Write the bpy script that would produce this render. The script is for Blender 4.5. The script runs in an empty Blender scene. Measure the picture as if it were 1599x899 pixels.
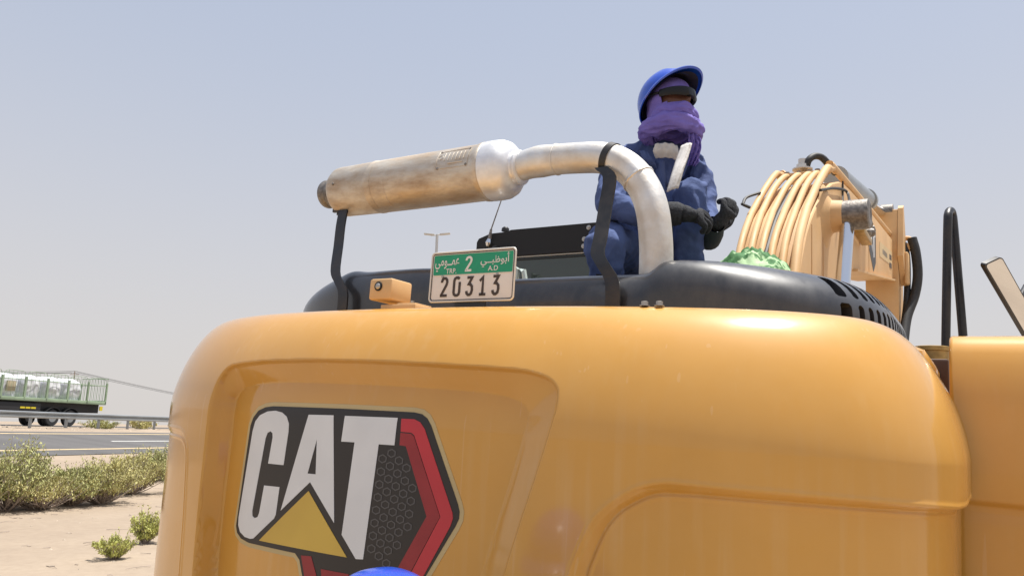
import bpy, bmesh, math, random
import numpy as np
from mathutils import Vector, Matrix, noise

random.seed(7); rng = np.random.default_rng(7)
HAZE_LOW = (5.5,5.2,4.98,1); HAZE_HIGH = (4.5,4.95,5.95,1); EXPO = 0.40

SC = bpy.context.scene; COL = SC.collection
R_ = math.radians

# ------------------------------------------------------------------ camera, sky, sun, exposure
cd = bpy.data.cameras.new('camera'); cam = bpy.data.objects.new('camera', cd); COL.objects.link(cam)
cd.sensor_width = 36; cd.lens = 36*1172.9/1599; cd.clip_start = .05; cd.clip_end = 9000
EYE = 1.7
CR = Vector((0.99971,-0.00453,0.02347)); CU = Vector((-0.0239,-0.18964,0.98156)); CF = Vector((0,0.98184,0.1897))
cam.matrix_world = Matrix(((CR.x,CU.x,-CF.x,0),(CR.y,CU.y,-CF.y,0),(CR.z,CU.z,-CF.z,EYE),(0,0,0,1)))
SC.camera = cam

SUN_EL, SUN_AZ = 75.0, 78.0          # azimuth clockwise from +Y
w = bpy.data.worlds.new('World'); SC.world = w; w.use_nodes = True
nt = w.node_tree; bg = nt.nodes['Background']
sky = nt.nodes.new('ShaderNodeTexSky'); sky.sky_type = 'NISHITA'; sky.sun_disc = False
sky.sun_elevation = R_(SUN_EL); sky.sun_rotation = R_(SUN_AZ)
sky.altitude = 0; sky.air_density = 1.0; sky.dust_density = 3.0; sky.ozone_density = 1.5
# dusty air: a pale veil, thickest near the horizon, over the clear-sky model
geo = nt.nodes.new('ShaderNodeTexCoord'); sep = nt.nodes.new('ShaderNodeSeparateXYZ'); nt.links.new(geo.outputs['Generated'], sep.inputs[0])
def rng_(a,b,c,d):
    t = nt.nodes.new('ShaderNodeMapRange'); t.interpolation_type = 'SMOOTHSTEP'
    for k,v in zip(('From Min','From Max','To Min','To Max'),(a,b,c,d)): t.inputs[k].default_value = v
    nt.links.new(sep.outputs['Z'], t.inputs['Value']); return t.outputs['Result']
veil = nt.nodes.new('ShaderNodeMix'); veil.data_type = 'RGBA'; nt.links.new(rng_(-.05,.6,0,1), veil.inputs['Factor'])
veil.inputs['A'].default_value = HAZE_LOW; veil.inputs['B'].default_value = HAZE_HIGH
hz = nt.nodes.new('ShaderNodeMix'); hz.data_type = 'RGBA'; nt.links.new(rng_(0,.7,.93,.66), hz.inputs['Factor'])
nt.links.new(veil.outputs['Result'], hz.inputs['B'])
nt.links.new(sky.outputs[0], hz.inputs['A']); nt.links.new(hz.outputs['Result'], bg.inputs['Color'])
bg.inputs['Strength'].default_value = 0.1
sl = bpy.data.lights.new('sun','SUN'); sun = bpy.data.objects.new('sun', sl); COL.objects.link(sun)
sl.energy = 5.0; sl.angle = R_(.6); sl.color = (1,.965,.90)
sd = Vector((math.sin(R_(SUN_AZ))*math.cos(R_(SUN_EL)), math.cos(R_(SUN_AZ))*math.cos(R_(SUN_EL)), math.sin(R_(SUN_EL))))
sun.rotation_euler = sd.to_track_quat('Z','Y').to_euler(); sun.location = sd*30
vs = SC.view_settings; vs.view_transform = 'Standard'; vs.look = 'None'; vs.exposure = EXPO; vs.gamma = 1; vs.use_curve_mapping = False

# ------------------------------------------------------------------ materials
M = {}
def mat(name, col, rough=.5, metal=0., var=.0, vscale=8., col2=None, bump=0., bscale=60., coat=0., coord='Object',
        rvar=0., spec=.5, stretch=(1,1,1), alpha=1., trans=0., thr=(.35,.65), dust=None, grime=0.):
    m = bpy.data.materials.new(name); m.use_nodes = True; n = m.node_tree; b = n.nodes['Principled BSDF']
    b.inputs['Base Color'].default_value = (*col,1); b.inputs['Roughness'].default_value = rough
    b.inputs['Metallic'].default_value = metal; b.inputs['Coat Weight'].default_value = coat; b.inputs['Coat Roughness'].default_value = .085
    b.inputs['Specular IOR Level'].default_value = spec; b.inputs['Transmission Weight'].default_value = trans
    tc = n.nodes.new('ShaderNodeTexCoord'); mp = n.nodes.new('ShaderNodeMapping'); mp.inputs['Scale'].default_value = stretch
    n.links.new(tc.outputs[coord], mp.inputs['Vector'])
    def nz(scale, detail=5.):
        t = n.nodes.new('ShaderNodeTexNoise'); t.inputs['Scale'].default_value = scale; t.inputs['Detail'].default_value = detail
        n.links.new(mp.outputs[0], t.inputs['Vector']); return t
    def ramp(src, a, c):
        t = n.nodes.new('ShaderNodeMapRange'); t.inputs['From Min'].default_value = a; t.inputs['From Max'].default_value = c
        n.links.new(src, t.inputs['Value']); return t.outputs['Result']
    last = None
    if col2 or var:
        t = nz(vscale); mx = n.nodes.new('ShaderNodeMix'); mx.data_type = 'RGBA'
        n.links.new(ramp(t.outputs['Fac'], *thr), mx.inputs['Factor'])
        c2 = col2 or tuple(min(1,c*(1+var)) for c in col)
        c1 = col if col2 else tuple(c*(1-var) for c in col)
        mx.inputs['A'].default_value = (*c1,1); mx.inputs['B'].default_value = (*c2,1)
        last = mx.outputs['Result']; n.links.new(last, b.inputs['Base Color'])
    if dust:
        dc, amount, ds = dust
        t = nz(ds, 9.); t.inputs['Roughness'].default_value = .7
        f = ramp(t.outputs['Fac'], .42, .75); mu = n.nodes.new('ShaderNodeMath'); mu.operation = 'MULTIPLY'; mu.inputs[1].default_value = amount
        n.links.new(f, mu.inputs[0]); mx = n.nodes.new('ShaderNodeMix'); mx.data_type = 'RGBA'
        n.links.new(mu.outputs[0], mx.inputs['Factor']); mx.inputs['B'].default_value = (*dc,1)
        if last: n.links.new(last, mx.inputs['A'])
        else: mx.inputs['A'].default_value = (*col,1)
        n.links.new(mx.outputs['Result'], b.inputs['Base Color'])
        rr = n.nodes.new('ShaderNodeMapRange'); rr.inputs['To Min'].default_value = rough; rr.inputs['To Max'].default_value = min(1,rough+.5*amount+.1)
        n.links.new(f, rr.inputs['Value']); n.links.new(rr.outputs['Result'], b.inputs['Roughness'])
    elif rvar:
        t = nz(vscale*1.7); rr = n.nodes.new('ShaderNodeMapRange'); rr.inputs['To Min'].default_value = max(.02,rough-rvar); rr.inputs['To Max'].default_value = rough+rvar
        rr.inputs['From Min'].default_value = .3; rr.inputs['From Max'].default_value = .7
        n.links.new(t.outputs['Fac'], rr.inputs['Value']); n.links.new(rr.outputs['Result'], b.inputs['Roughness'])
    if grime:
        l0 = b.inputs['Base Color'].links[0].from_socket
        def mul(x, y):
            q = n.nodes.new('ShaderNodeMath'); q.operation = 'MULTIPLY'; n.links.new(x, q.inputs[0])
            if isinstance(y, float): q.inputs[1].default_value = y
            else: n.links.new(y, q.inputs[1])
            return q.outputs[0]
        def over(src, fac, colr):
            mx = n.nodes.new('ShaderNodeMix'); mx.data_type = 'RGBA'; n.links.new(fac, mx.inputs['Factor']); n.links.new(src, mx.inputs['A']); mx.inputs['B'].default_value = (*colr,1); return mx.outputs['Result']
        def nm(scale, st, rot=(0,0,0), det=4.):
            m2 = n.nodes.new('ShaderNodeMapping'); m2.inputs['Scale'].default_value = st; m2.inputs['Rotation'].default_value = rot; n.links.new(tc.outputs[coord], m2.inputs['Vector'])
            t = n.nodes.new('ShaderNodeTexNoise'); t.inputs['Scale'].default_value = scale; t.inputs['Detail'].default_value = det; n.links.new(m2.outputs[0], t.inputs['Vector']); return t.outputs['Fac']
        patch = ramp(nm(1.7,(1,1,1)), .42, .62)
        c0 = over(l0, mul(mul(ramp(nm(30.,(1,1,.05)), .5, .72), patch), .30*grime), (.70,.52,.30))          # drip streaks of dust
        for rot in ((.3,.9,.2),(-.5,.5,1.0),(1.1,.2,-.4)):                                                   # fine hairline scratches
            c0 = over(c0, mul(mul(ramp(nm(55.,(1,1,.012),rot,1.), .73, .745), ramp(nm(1.3,(1,1,1),rot), .53, .62)), .28*grime), (.78,.62,.42))
        c0 = over(c0, mul(ramp(nm(95.,(1,1,1),(0,0,0),2.), .80, .83), .8*grime), (.22,.12,.05))              # stone chips
        n.links.new(c0, b.inputs['Base Color'])
        cr = n.nodes.new('ShaderNodeMapRange'); cr.inputs['From Min'].default_value = .35; cr.inputs['From Max'].default_value = .7; cr.inputs['To Min'].default_value = .05; cr.inputs['To Max'].default_value = .20
        n.links.new(nm(3.5,(1,1,.6),(0,0,0),8.), cr.inputs['Value']); n.links.new(cr.outputs['Result'], b.inputs['Coat Roughness'])
    if bump:
        t = nz(bscale); bp = n.nodes.new('ShaderNodeBump'); bp.inputs['Strength'].default_value = bump; bp.inputs['Distance'].default_value = .01
        n.links.new(t.outputs['Fac'], bp.inputs['Height']); n.links.new(bp.outputs[0], b.inputs['Normal'])
    M[name] = m
    return m
YEL = (.61,.305,.046)
mat('yellow', YEL, .5, var=.04, vscale=3, coat=1., spec=.3, bump=.012, bscale=9, dust=((.66,.42,.16), .20, 2.3), grime=.42)
mat('yellow_boom', (.64,.40,.18), .55, var=.07, vscale=3, coat=.0, dust=((.66,.50,.33), .45, 1.7))
mat('black_hood', (.012,.013,.017), .34, coat=.6, bump=.05, bscale=5, dust=((.15,.147,.15), .33, 3.2), stretch=(1.5,1.5,.8))
mat('black_metal', (.012,.012,.014), .35, dust=((.12,.1,.085), .3, 9))
mat('black_matte', (.012,.012,.013), .75)
mat('rubber', (.025,.025,.026), .6, var=.2, vscale=30)
mat('muffler', (.66,.61,.53), .46, metal=.65, col2=(.52,.43,.33), vscale=5, stretch=(1.2,3,3), bump=.22, bscale=14, dust=((.26,.15,.08), .5, 6))
mat('alum', (.76,.75,.73), .46, metal=.7, col2=(.64,.60,.54), vscale=9, bump=.14, bscale=40, dust=((.50,.44,.37), .5, 7))
mat('castsilver', (.78,.78,.79), .45, metal=.6, var=.06, vscale=30, bump=.08, bscale=120)
mat('oldsteel', (.22,.20,.18), .5, metal=.7, var=.3, vscale=40, bump=.2, bscale=90)
mat('chrome', (.72,.73,.75), .14, metal=1.)
mat('bolt', (.42,.40,.37), .4, metal=.8)
mat('plate_white', (.74,.70,.66), .5, var=.03, vscale=15)
mat('plate_green', (.012,.30,.155), .45, var=.08, vscale=20)
mat('plate_ink', (.055,.04,.032), .6)
mat('plate_rim', (.68,.66,.62), .4)
mat('logo_black', (.018,.016,.017), .42)
mat('logo_gold', (.52,.40,.19), .42, var=.08, vscale=4)
mat('logo_silver', (.70,.71,.71), .40, var=.03, vscale=7, rvar=.05)
mat('logo_yellow', (.62,.42,.07), .42, col2=(.55,.36,.06), vscale=3)
mat('logo_red', (.52,.03,.045), .42, var=.06, vscale=4)
mat('logo_red_dark', (.24,.015,.022), .45, col2=(.32,.022,.03), vscale=5)
mat('logo_grey', (.085,.082,.083), .45)
mat('glass', (.035,.05,.045), .08, spec=.6, coat=.3)
mat('lens', (.05,.05,.06), .1, coat=1)
mat('mirror', (.75,.75,.75), .04, metal=1.)
mat('blue_cloth', (.045,.072,.19), .88, col2=(.075,.115,.27), vscale=6, bump=.35, bscale=45)
mat('navy_cloth', (.018,.024,.075), .9, var=.25, vscale=7, bump=.3, bscale=50)
mat('purple_cloth', (.125,.095,.37), .85, col2=(.19,.15,.50), vscale=7, bump=.2, bscale=120)
mat('white_cloth', (.52,.50,.48), .85, var=.1, vscale=20, bump=.25, bscale=60)
mat('helmet', (.012,.075,.52), .22, coat=.4)
mat('helmet_inner', (.015,.018,.04), .7)
mat('skin', (.11,.048,.032), .5, var=.12, vscale=40, bump=.1, bscale=150)
mat('glove', (.020,.022,.028), .85, var=.5, vscale=120, bump=.5, bscale=260)
mat('cuff', (.022,.033,.036), .8)
mat('goggles', (.008,.009,.011), .35, spec=.3)
mat('cloth_green', (.05,.17,.05), .8, col2=(.42,.60,.33), vscale=14, thr=(.53,.57), bump=.3, bscale=40, stretch=(1,2.5,1))
mat('sand', (.29,.225,.165), .95, col2=(.36,.285,.21), vscale=.35, bump=1., bscale=5, dust=((.21,.155,.11), .4, 7))
mat('asphalt', (.105,.10,.098), .85, var=.2, vscale=.6, bump=.2, bscale=60, stretch=(.1,1,1))
mat('paint_white', (.62,.61,.58), .7, var=.1, vscale=3)
mat('paint_yellow', (.62,.47,.26), .7, var=.1, vscale=3)
mat('galv', (.34,.36,.37), .42, metal=.6, var=.1, vscale=1.2)
mat('galv_pale', (.56,.56,.55), .5, metal=.3)
mat('truck_green', (.25,.33,.22), .6, var=.12, vscale=1.5)
mat('truck_black', (.018,.018,.02), .6)
mat('truck_yellow', (.62,.50,.02), .5)
mat('bag', (.66,.67,.69), .6, col2=(.48,.49,.52), vscale=3.5, bump=.8, bscale=6)
mat('bag_box', (.38,.33,.22), .8)
mat('leaf_a', (.38,.38,.15), .7, var=.3, vscale=2.5)
mat('leaf_b', (.48,.44,.18), .7, var=.3, vscale=2.5)
mat('leaf_c', (.48,.49,.14), .7, var=.25, vscale=6)
mat('twig', (.33,.27,.225), .9, var=.3, vscale=4)
mat('stone', (.42,.35,.27), .9, var=.2, vscale=2)
mat('brass', (.40,.26,.09), .4, metal=.5, var=.2, vscale=30)
mat('brown_paint', (.09,.045,.025), .6)
mat('mint', (.50,.58,.55), .5)
# sand in object space so that ripples keep their size
# ------------------------------------------------------------------ helpers
def mk(name, V, F, m, parent=None, smooth=True, angle=40, label=None):
    me = bpy.data.meshes.new(name); me.from_pydata([tuple(map(float,v)) for v in V], [], F)
    me.materials.append(M[m] if isinstance(m,str) else m)
    o = bpy.data.objects.new(name, me); COL.objects.link(o)
    if parent: o.parent = parent
    bm = bmesh.new(); bm.from_mesh(me); bmesh.ops.recalc_face_normals(bm, faces=bm.faces)
    if smooth:
        ca = math.cos(R_(angle))
        for f in bm.faces: f.smooth = True
        for e in bm.edges:
            if len(e.link_faces)==2 and e.link_faces[0].normal.dot(e.link_faces[1].normal) < ca: e.smooth = False
    bm.to_mesh(me); bm.free()
    if label: o['label'] = label
    return o
def tag(o, label=None, cat=None, group=None, kind=None):
    for k,v in (('label',label),('category',cat),('group',group),('kind',kind)):
        if v: o[k] = v
    return o
def empty(name, loc=(0,0,0), label=None, cat=None, group=None):
    o = bpy.data.objects.new(name, None); COL.objects.link(o); o.location = loc; o.empty_display_size = .2
    return tag(o, label, cat, group)
def cat_rom(P, n=8):
    P = [np.array(p,float) for p in P]; Q = [2*P[0]-P[1]]+P+[2*P[-1]-P[-2]]; out = []
    for i in range(1,len(Q)-2):
        for k in range(n):
            t = k/n; a,b,c,d = Q[i-1],Q[i],Q[i+1],Q[i+2]
            out.append(.5*((2*b)+(-a+c)*t+(2*a-5*b+4*c-d)*t*t+(-a+3*b-3*c+d)*t**3))
    out.append(P[-1]); return out
class MB:
    def __init__(s): s.V=[]; s.F=[]
    def add(s, V, F):
        k=len(s.V); s.V += [tuple(map(float,v)) for v in V]; s.F += [tuple(i+k for i in f) for f in F]; return s
    def box(s, lo, hi, bev=0., rot=None, seg=2):
        bm = bmesh.new(); bmesh.ops.create_cube(bm, size=1)
        lo=np.array(lo,float); hi=np.array(hi,float); c=(lo+hi)/2; d=hi-lo
        for v in bm.verts: v.co = Vector(v.co[i]*d[i] for i in range(3))
        if bev: bmesh.ops.bevel(bm, geom=list(bm.edges), offset=bev, segments=seg, affect='EDGES', profile=.5)
        for v in bm.verts:
            if rot is not None: v.co = rot @ v.co
            v.co += Vector(c)
        bm.verts.index_update()
        s.add([v.co[:] for v in bm.verts], [tuple(v.index for v in f.verts) for f in bm.faces]); bm.free(); return s
    def tube(s, P, r, seg=14, caps=True, squash=None):
        P=[np.array(p,float) for p in P]; n=len(P); rr = r if hasattr(r,'__len__') else [r]*n
        T=[]
        for i in range(n):
            t = P[min(i+1,n-1)]-P[max(i-1,0)]; T.append(t/ (np.linalg.norm(t)+1e-12))
        up = np.array([0,0,1.]) if abs(T[0][2])<.9 else np.array([0,1.,0]); N=np.cross(T[0],up); N/=np.linalg.norm(N)
        V=[];F=[]
        for i in range(n):
            N = N-T[i]*np.dot(N,T[i]); N/=np.linalg.norm(N); B=np.cross(T[i],N)
            for k in range(seg):
                a=2*math.pi*k/seg; V.append(P[i]+rr[i]*(N*math.cos(a)+B*math.sin(a)))
        for i in range(n-1):
            for k in range(seg):
                F.append((i*seg+k,i*seg+(k+1)%seg,(i+1)*seg+(k+1)%seg,(i+1)*seg+k))
        if caps: F += [tuple(range(seg-1,-1,-1)), tuple(range((n-1)*seg,n*seg))]
        return s.add(V,F)
    def lathe(s, prof, o=(0,0,0), ax=(0,0,1), seg=24, caps=True):
        o=np.array(o,float); ax=np.array(ax,float); ax/=np.linalg.norm(ax)
        up=np.array([0,0,1.]) if abs(ax[2])<.9 else np.array([1.,0,0]); N=np.cross(ax,up);N/=np.linalg.norm(N);B=np.cross(ax,N)
        V=[];F=[];n=len(prof)
        for (h,r) in prof:
            for k in range(seg):
                a=2*math.pi*k/seg; V.append(o+ax*h+r*(N*math.cos(a)+B*math.sin(a)))
        for i in range(n-1):
            for k in range(seg): F.append((i*seg+k,i*seg+(k+1)%seg,(i+1)*seg+(k+1)%seg,(i+1)*seg+k))
        if caps: F += [tuple(range(seg-1,-1,-1)), tuple(range((n-1)*seg,n*seg))]
        return s.add(V,F)
    def prism(s, poly, f, t0, t1):          # poly of 2d points, f(a,b,t) -> 3d
        n=len(poly); V=[f(a,b,t0) for a,b in poly]+[f(a,b,t1) for a,b in poly]
        F=[tuple(range(n)),tuple(range(2*n-1,n-1,-1))]+[(i,(i+1)%n,n+(i+1)%n,n+i) for i in range(n)]
        return s.add(V,F)
    def strip(s, P, wdir, wd, th, nrm=None):     # flat bar along P
        P=[np.array(p,float) for p in P]; wv=np.array(wdir,float); wv/=np.linalg.norm(wv); n=len(P); V=[];F=[]
        for i in range(n):
            t=P[min(i+1,n-1)]-P[max(i-1,0)]; t/=np.linalg.norm(t); q=np.cross(t,wv); q/=np.linalg.norm(q)
            for a,b in((-1,-1),(1,-1),(1,1),(-1,1)): V.append(P[i]+wv*a*wd/2+q*b*th/2)
        for i in range(n-1):
            for k in range(4): F.append((i*4+k,i*4+(k+1)%4,i*4+4+(k+1)%4,i*4+4+k))
        F += [(3,2,1,0),tuple((n-1)*4+k for k in range(4))]
        return s.add(V,F)
    def build(s, name, m, parent=None, smooth=True, angle=40, label=None, shift=None):
        V = s.V if shift is None else [(v[0]+shift[0],v[1]+shift[1],v[2]+shift[2]) for v in s.V]
        return mk(name, V, s.F, m, parent, smooth, angle, label)
def arc(cx,cy,r,a0,a1,n):
    return [(cx+r*math.cos(R_(a0+(a1-a0)*i/n)), cy+r*math.sin(R_(a0+(a1-a0)*i/n))) for i in range(n+1)]
def rrect(x0,y0,x1,y1,r,n=5):
    return arc(x1-r,y1-r,r,0,90,n)+arc(x0+r,y1-r,r,90,180,n)+arc(x0+r,y0+r,r,180,270,n)+arc(x1-r,y0+r,r,270,360,n)
# ------------------------------------------------------------------ the machine's own frame (slightly canted on the sand)
HL = 2.085
MO = Vector((-.4335,2.1991,2.0854)); RT = Vector((0.84386,-0.53437,-0.04849)); FW = Vector((0.535,0.84485,0)); UP = Vector((0.04096,-0.02594,0.99882))
MBASE = MO - UP*HL
def l2w(l): return MO + RT*l[0] + FW*l[1] + UP*l[2]

# ------------------------------------------------------------------ ground and road
RD = np.array([math.sin(R_(15)),math.cos(R_(15))]); RN = np.array([-math.cos(R_(15)),math.sin(R_(15))])
def rw(t,p): return RD[0]*t+RN[0]*p, RD[1]*t+RN[1]*p
PP = np.array([-4000,12.5,16,22,28,30,32,36,42,54,70,200,4000]); PZ = np.array([0,0,.12,.55,1.29,1.44,1.43,1.40,1.42,1.44,1.38,1.30,1.25])
def gz(x,y):
    p = -x*math.cos(R_(15))+y*math.sin(R_(15)); z = float(np.interp(p,PP,PZ))
    dx,dy = x-MBASE.x,y-MBASE.y; xm = dx*RT.x+dy*RT.y; ym = dx*FW.x+dy*FW.y
    fall = max(0,1-max(0,abs(xm)-1.9)/1.6)*max(0,1-max(0,abs(ym-3)-3.5)/2.5)
    z += -.0485*xm*fall
    if p < 21.5 or 28.6 < p < 40:
        d = math.hypot(x,y)
        if d < 60:
            z += (.05*noise.noise((x*.45,y*.45,3))+.022*noise.noise((x*1.6,y*1.6,9))+.008*noise.noise((x*6,y*6,1)))*(1-fall)*(1 if p<21 else 1.4)*min(1,max(0,abs(p-21.8)/1.0))
    return z
tl = np.unique(np.r_[np.linspace(-14,42,225), np.sinh(np.linspace(0,6.9,40))*8+42, -14-np.sinh(np.linspace(0,6.6,30))*8])
pl = np.unique(np.r_[-4-np.sinh(np.linspace(0,6.6,26))*8, np.linspace(-4,22,150), 22,28, np.linspace(28,33,26),36,40,54,56,60,70,90,130,200,320,500,900,1800,4000])
V=[];F=[];nt_,np_=len(tl),len(pl)
for t in tl:
    for p in pl:
        x,y=rw(t,p); V.append((x,y,gz(x,y)))
for i in range(nt_-1):
    for j in range(np_-1): F.append((i*np_+j,(i+1)*np_+j,(i+1)*np_+j+1,i*np_+j+1))
g = mk('ground',V,F,'sand'); tag(g, kind='structure', label='pale sandy desert ground with low ripples')
def strip_sheet(name, p0, p1, t0, t1, m, dz, kind='structure', step=4, parent=None, label=None):
    V=[];F=[];n=max(1,int((t1-t0)/step))
    for i in range(n+1):
        t=t0+(t1-t0)*i/n
        for p in (p0,p1):
            x,y=rw(t,p); V.append((x,y,float(np.interp(p,PP,PZ))+dz))
    for i in range(n): F.append((2*i,2*i+1,2*i+3,2*i+2))
    o=mk(name,V,F,m,parent,smooth=False); 
    if kind: o['kind']=kind
    if label: o['label']=label
    return o
road = strip_sheet('road',22.1,27.9,-150,900,'asphalt',.02,label='grey asphalt carriageway in front of the guardrail')
road2 = strip_sheet('road',42.5,53.5,-150,900,'asphalt',.02,label='far carriageway behind the guardrail')
strip_sheet('edge_line',23.15,23.32,-150,900,'paint_yellow',.026,None,parent=road)
strip_sheet('edge_line',27.2,27.36,-150,900,'paint_yellow',.026,None,parent=road)
for k in range(-3,26):
    strip_sheet('lane_line',25.05,25.19,k*12+3.6,k*12+9.6,'paint_white',.026,None,step=3,parent=road)
# stones and twigs lying on the sand
mb=MB()
for k in range(2600):
    t=random.uniform(-4,34); p=random.choice((random.uniform(1,21),random.uniform(28.4,33))) ; x,y=rw(t,p); s=random.uniform(.008,.03)*(2.4 if p>28 else 1); z=gz(x,y)
    q=[(1,0,0),(0,1,0),(-1,0,0),(0,-1,0),(0,0,.8)]
    a=random.uniform(0,6.3);
    V=[(x+s*random.uniform(.6,1.3)*(u*math.cos(a)-v*math.sin(a)),y+s*random.uniform(.6,1.3)*(u*math.sin(a)+v*math.cos(a)),z+s*(h)-.003) for u,v,h in q]
    mb.add(V,[(0,1,4),(1,2,4),(2,3,4),(3,0,4)])
tag(mb.build('scattered_stones','stone',smooth=False),'small pale stones scattered over the sand','stones',kind='stuff')
mb=MB()
for k in range(420):
    t=random.uniform(-4,22); p=random.uniform(4,19); x,y=rw(t,p); a=random.uniform(0,6.3); l=random.uniform(.05,.35); P=[]
    for i in range(4):
        xx=x+math.cos(a)*l*i/3; yy=y+math.sin(a)*l*i/3; a+=random.uniform(-.5,.5); P.append((xx,yy,gz(xx,yy)+.006+random.uniform(0,.012)))
    mb.tube(P,[.005,.004,.003,.002],4,False)
tag(mb.build('fallen_twigs','twig'),'thin dry twigs lying on the sand','twigs',kind='stuff')

# ------------------------------------------------------------------ guardrail
gr = empty('guardrail',(*rw(20,30),float(np.interp(30,PP,PZ))),'galvanised steel guardrail on short posts along the road','guardrail')
def rail_loc(t,p,z): x,y=rw(t,p); return (x-gr.location.x,y-gr.location.y,z-gr.location.z)
zb=float(np.interp(30,PP,PZ)); wave=[(0,.73),(.045,.70),(.045,.64),(-.01,.60),(-.01,.56),(.045,.52),(.045,.46),(0,.43)]
mb=MB(); ts=np.arange(-20,300,4.); V=[];F=[];nw=len(wave)
for t in ts:
    for dp,h in wave: V.append(rail_loc(t,29.9-dp*1.6,zb+h))
    for dp,h in wave: V.append(rail_loc(t,29.92-dp*1.6+.012,zb+h))
for i in range(len(ts)-1):
    for k in range(nw-1):
        for o_ in (0,nw): F.append((i*2*nw+o_+k,(i+1)*2*nw+o_+k,(i+1)*2*nw+o_+k+1,i*2*nw+o_+k+1))
mb.add(V,F).build('beam','galv',gr,angle=60)
pm=None
for t in np.arange(-14,120,2.):
    c=rail_loc(t,30.05,zb)
    if pm is None:
        pm=MB().box((-.05,-.06,-.3),(.05,.06,.66),.01).build('post','galv',gr); pm.location=c
    else:
        q=pm.copy(); COL.objects.link(q); q.parent=gr; q.location=c

# ------------------------------------------------------------------ cattle-sided truck with bulk bags, on the far carriageway
TP=44.0; TT=TP/math.tan(R_(42.9)); tz=float(np.interp(TP,PP,PZ))+.02
tx,ty=rw(TT,TP+1.25)
truck=empty('flatbed_truck',(tx,ty,tz),'green cage-sided truck loaded with white bulk bags','truck')
truck.rotation_euler=(0,0,math.atan2(-RD[1],-RD[0]))     # local +x runs from the tail towards the cab, local +y = near side
TL=11.4; BAY=1.75
# with +x = -RD, +y is 90deg left of it: RN reversed
NS = 1.0 if (-RN[0]*(-math.sin(truck.rotation_euler.z))+-RN[1]*math.cos(truck.rotation_euler.z))>0 else -1.0
ys=1.22*NS
b=MB().box((0,-1.25,1.62),(TL,1.25,1.86),.02); b.build('bed','truck_green',truck)
b=MB().box((.15,-.75,1.0),(TL,.75,1.615)); 
b.box((5.6,-1.15,.72),(9.3,-.8,1.5),.03); b.box((5.6,.8,.72),(9.3,1.15,1.5),.03); b.build('chassis','truck_black',truck)
for i in range(3):
    x=6.0+i*.42
    MB().box((x,ys*.955-.01,1.12),(x+.36,ys*.955+.01,1.24)).build('side_marker','truck_yellow',truck)
MB().box((.28,ys-.03,1.18),(.55,ys+.03,1.5)).build('tail_marker','truck_yellow',truck)
for ax in (3.05,4.55,9.9):
    for sy in (-1,1):
        wl=MB().lathe([(-.16,.42),(-.16,.52),(-.11,.57),(.11,.57),(.16,.52),(.16,.42)],(ax,sy*1.02,.57),(0,1,0),28).build('wheel','rubber',truck)
        MB().lathe([(-.17,.12),(-.165,.3),(-.10,.34),(.10,.34),(.165,.3),(.17,.12)],(ax,sy*1.02,.57),(0,1,0),20).build('rim','galv',wl)
        mb=MB(); pts=[(ax+.72*math.cos(R_(a)),sy*1.02,.60+.66*math.sin(R_(a))) for a in range(10,171,16)]
        mb.strip(pts,(0,1,0),.42,.02).build('mudguard','truck_black',truck)
z0,z1=1.86,3.55
for i in range(7):
    x=i*BAY+.06
    for sy in (-1,1):
        MB().box((x-.06,sy*1.2-.05,z0-.2),(x+.06,sy*1.2+.05,z1-.35)).build('cage_post','truck_green',truck)
for i in range(6):
    x0,x1=i*BAY+.16,(i+1)*BAY-.04
    for sy in (-1,1):
        mb=MB(); yy=sy*1.2
        mb.tube([(x0,yy,z0),(x0,yy,z1-.25),(x0+.08,yy,z1-.05),(x0+.25,yy,z1),(x1-.25,yy,z1),(x1-.08,yy,z1-.05),(x1,yy,z1-.25),(x1,yy,z0)],.018,6)
        for k in range(1,5): xx=x0+(x1-x0)*k/5; mb.tube([(xx,yy,z0),(xx,yy,z1)],.011,5)
        mb.tube([(x0,yy,z1-.55),(x1,yy,z1-.55)],.03,6); mb.build('cage_panel','truck_green',truck)
mb=MB()
for k in range(9): yy=-1.15+2.3*k/8; mb.tube([(-.02,yy,z0),(-.02,yy,z1)],.02,5)
for zz in (z0+.05,z1-.5,z1): mb.tube([(-.02,-1.2,zz),(-.02,1.2,zz)],.03,6)
mb.build('tail_gate','truck_green',truck)
MB().box((TL+.3,-1.2,.9),(TL+2.3,1.2,3.0),.15).build('cab','truck_green',truck)
Rt=Matrix.Rotation(truck.rotation_euler.z,3,'Z')
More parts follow.
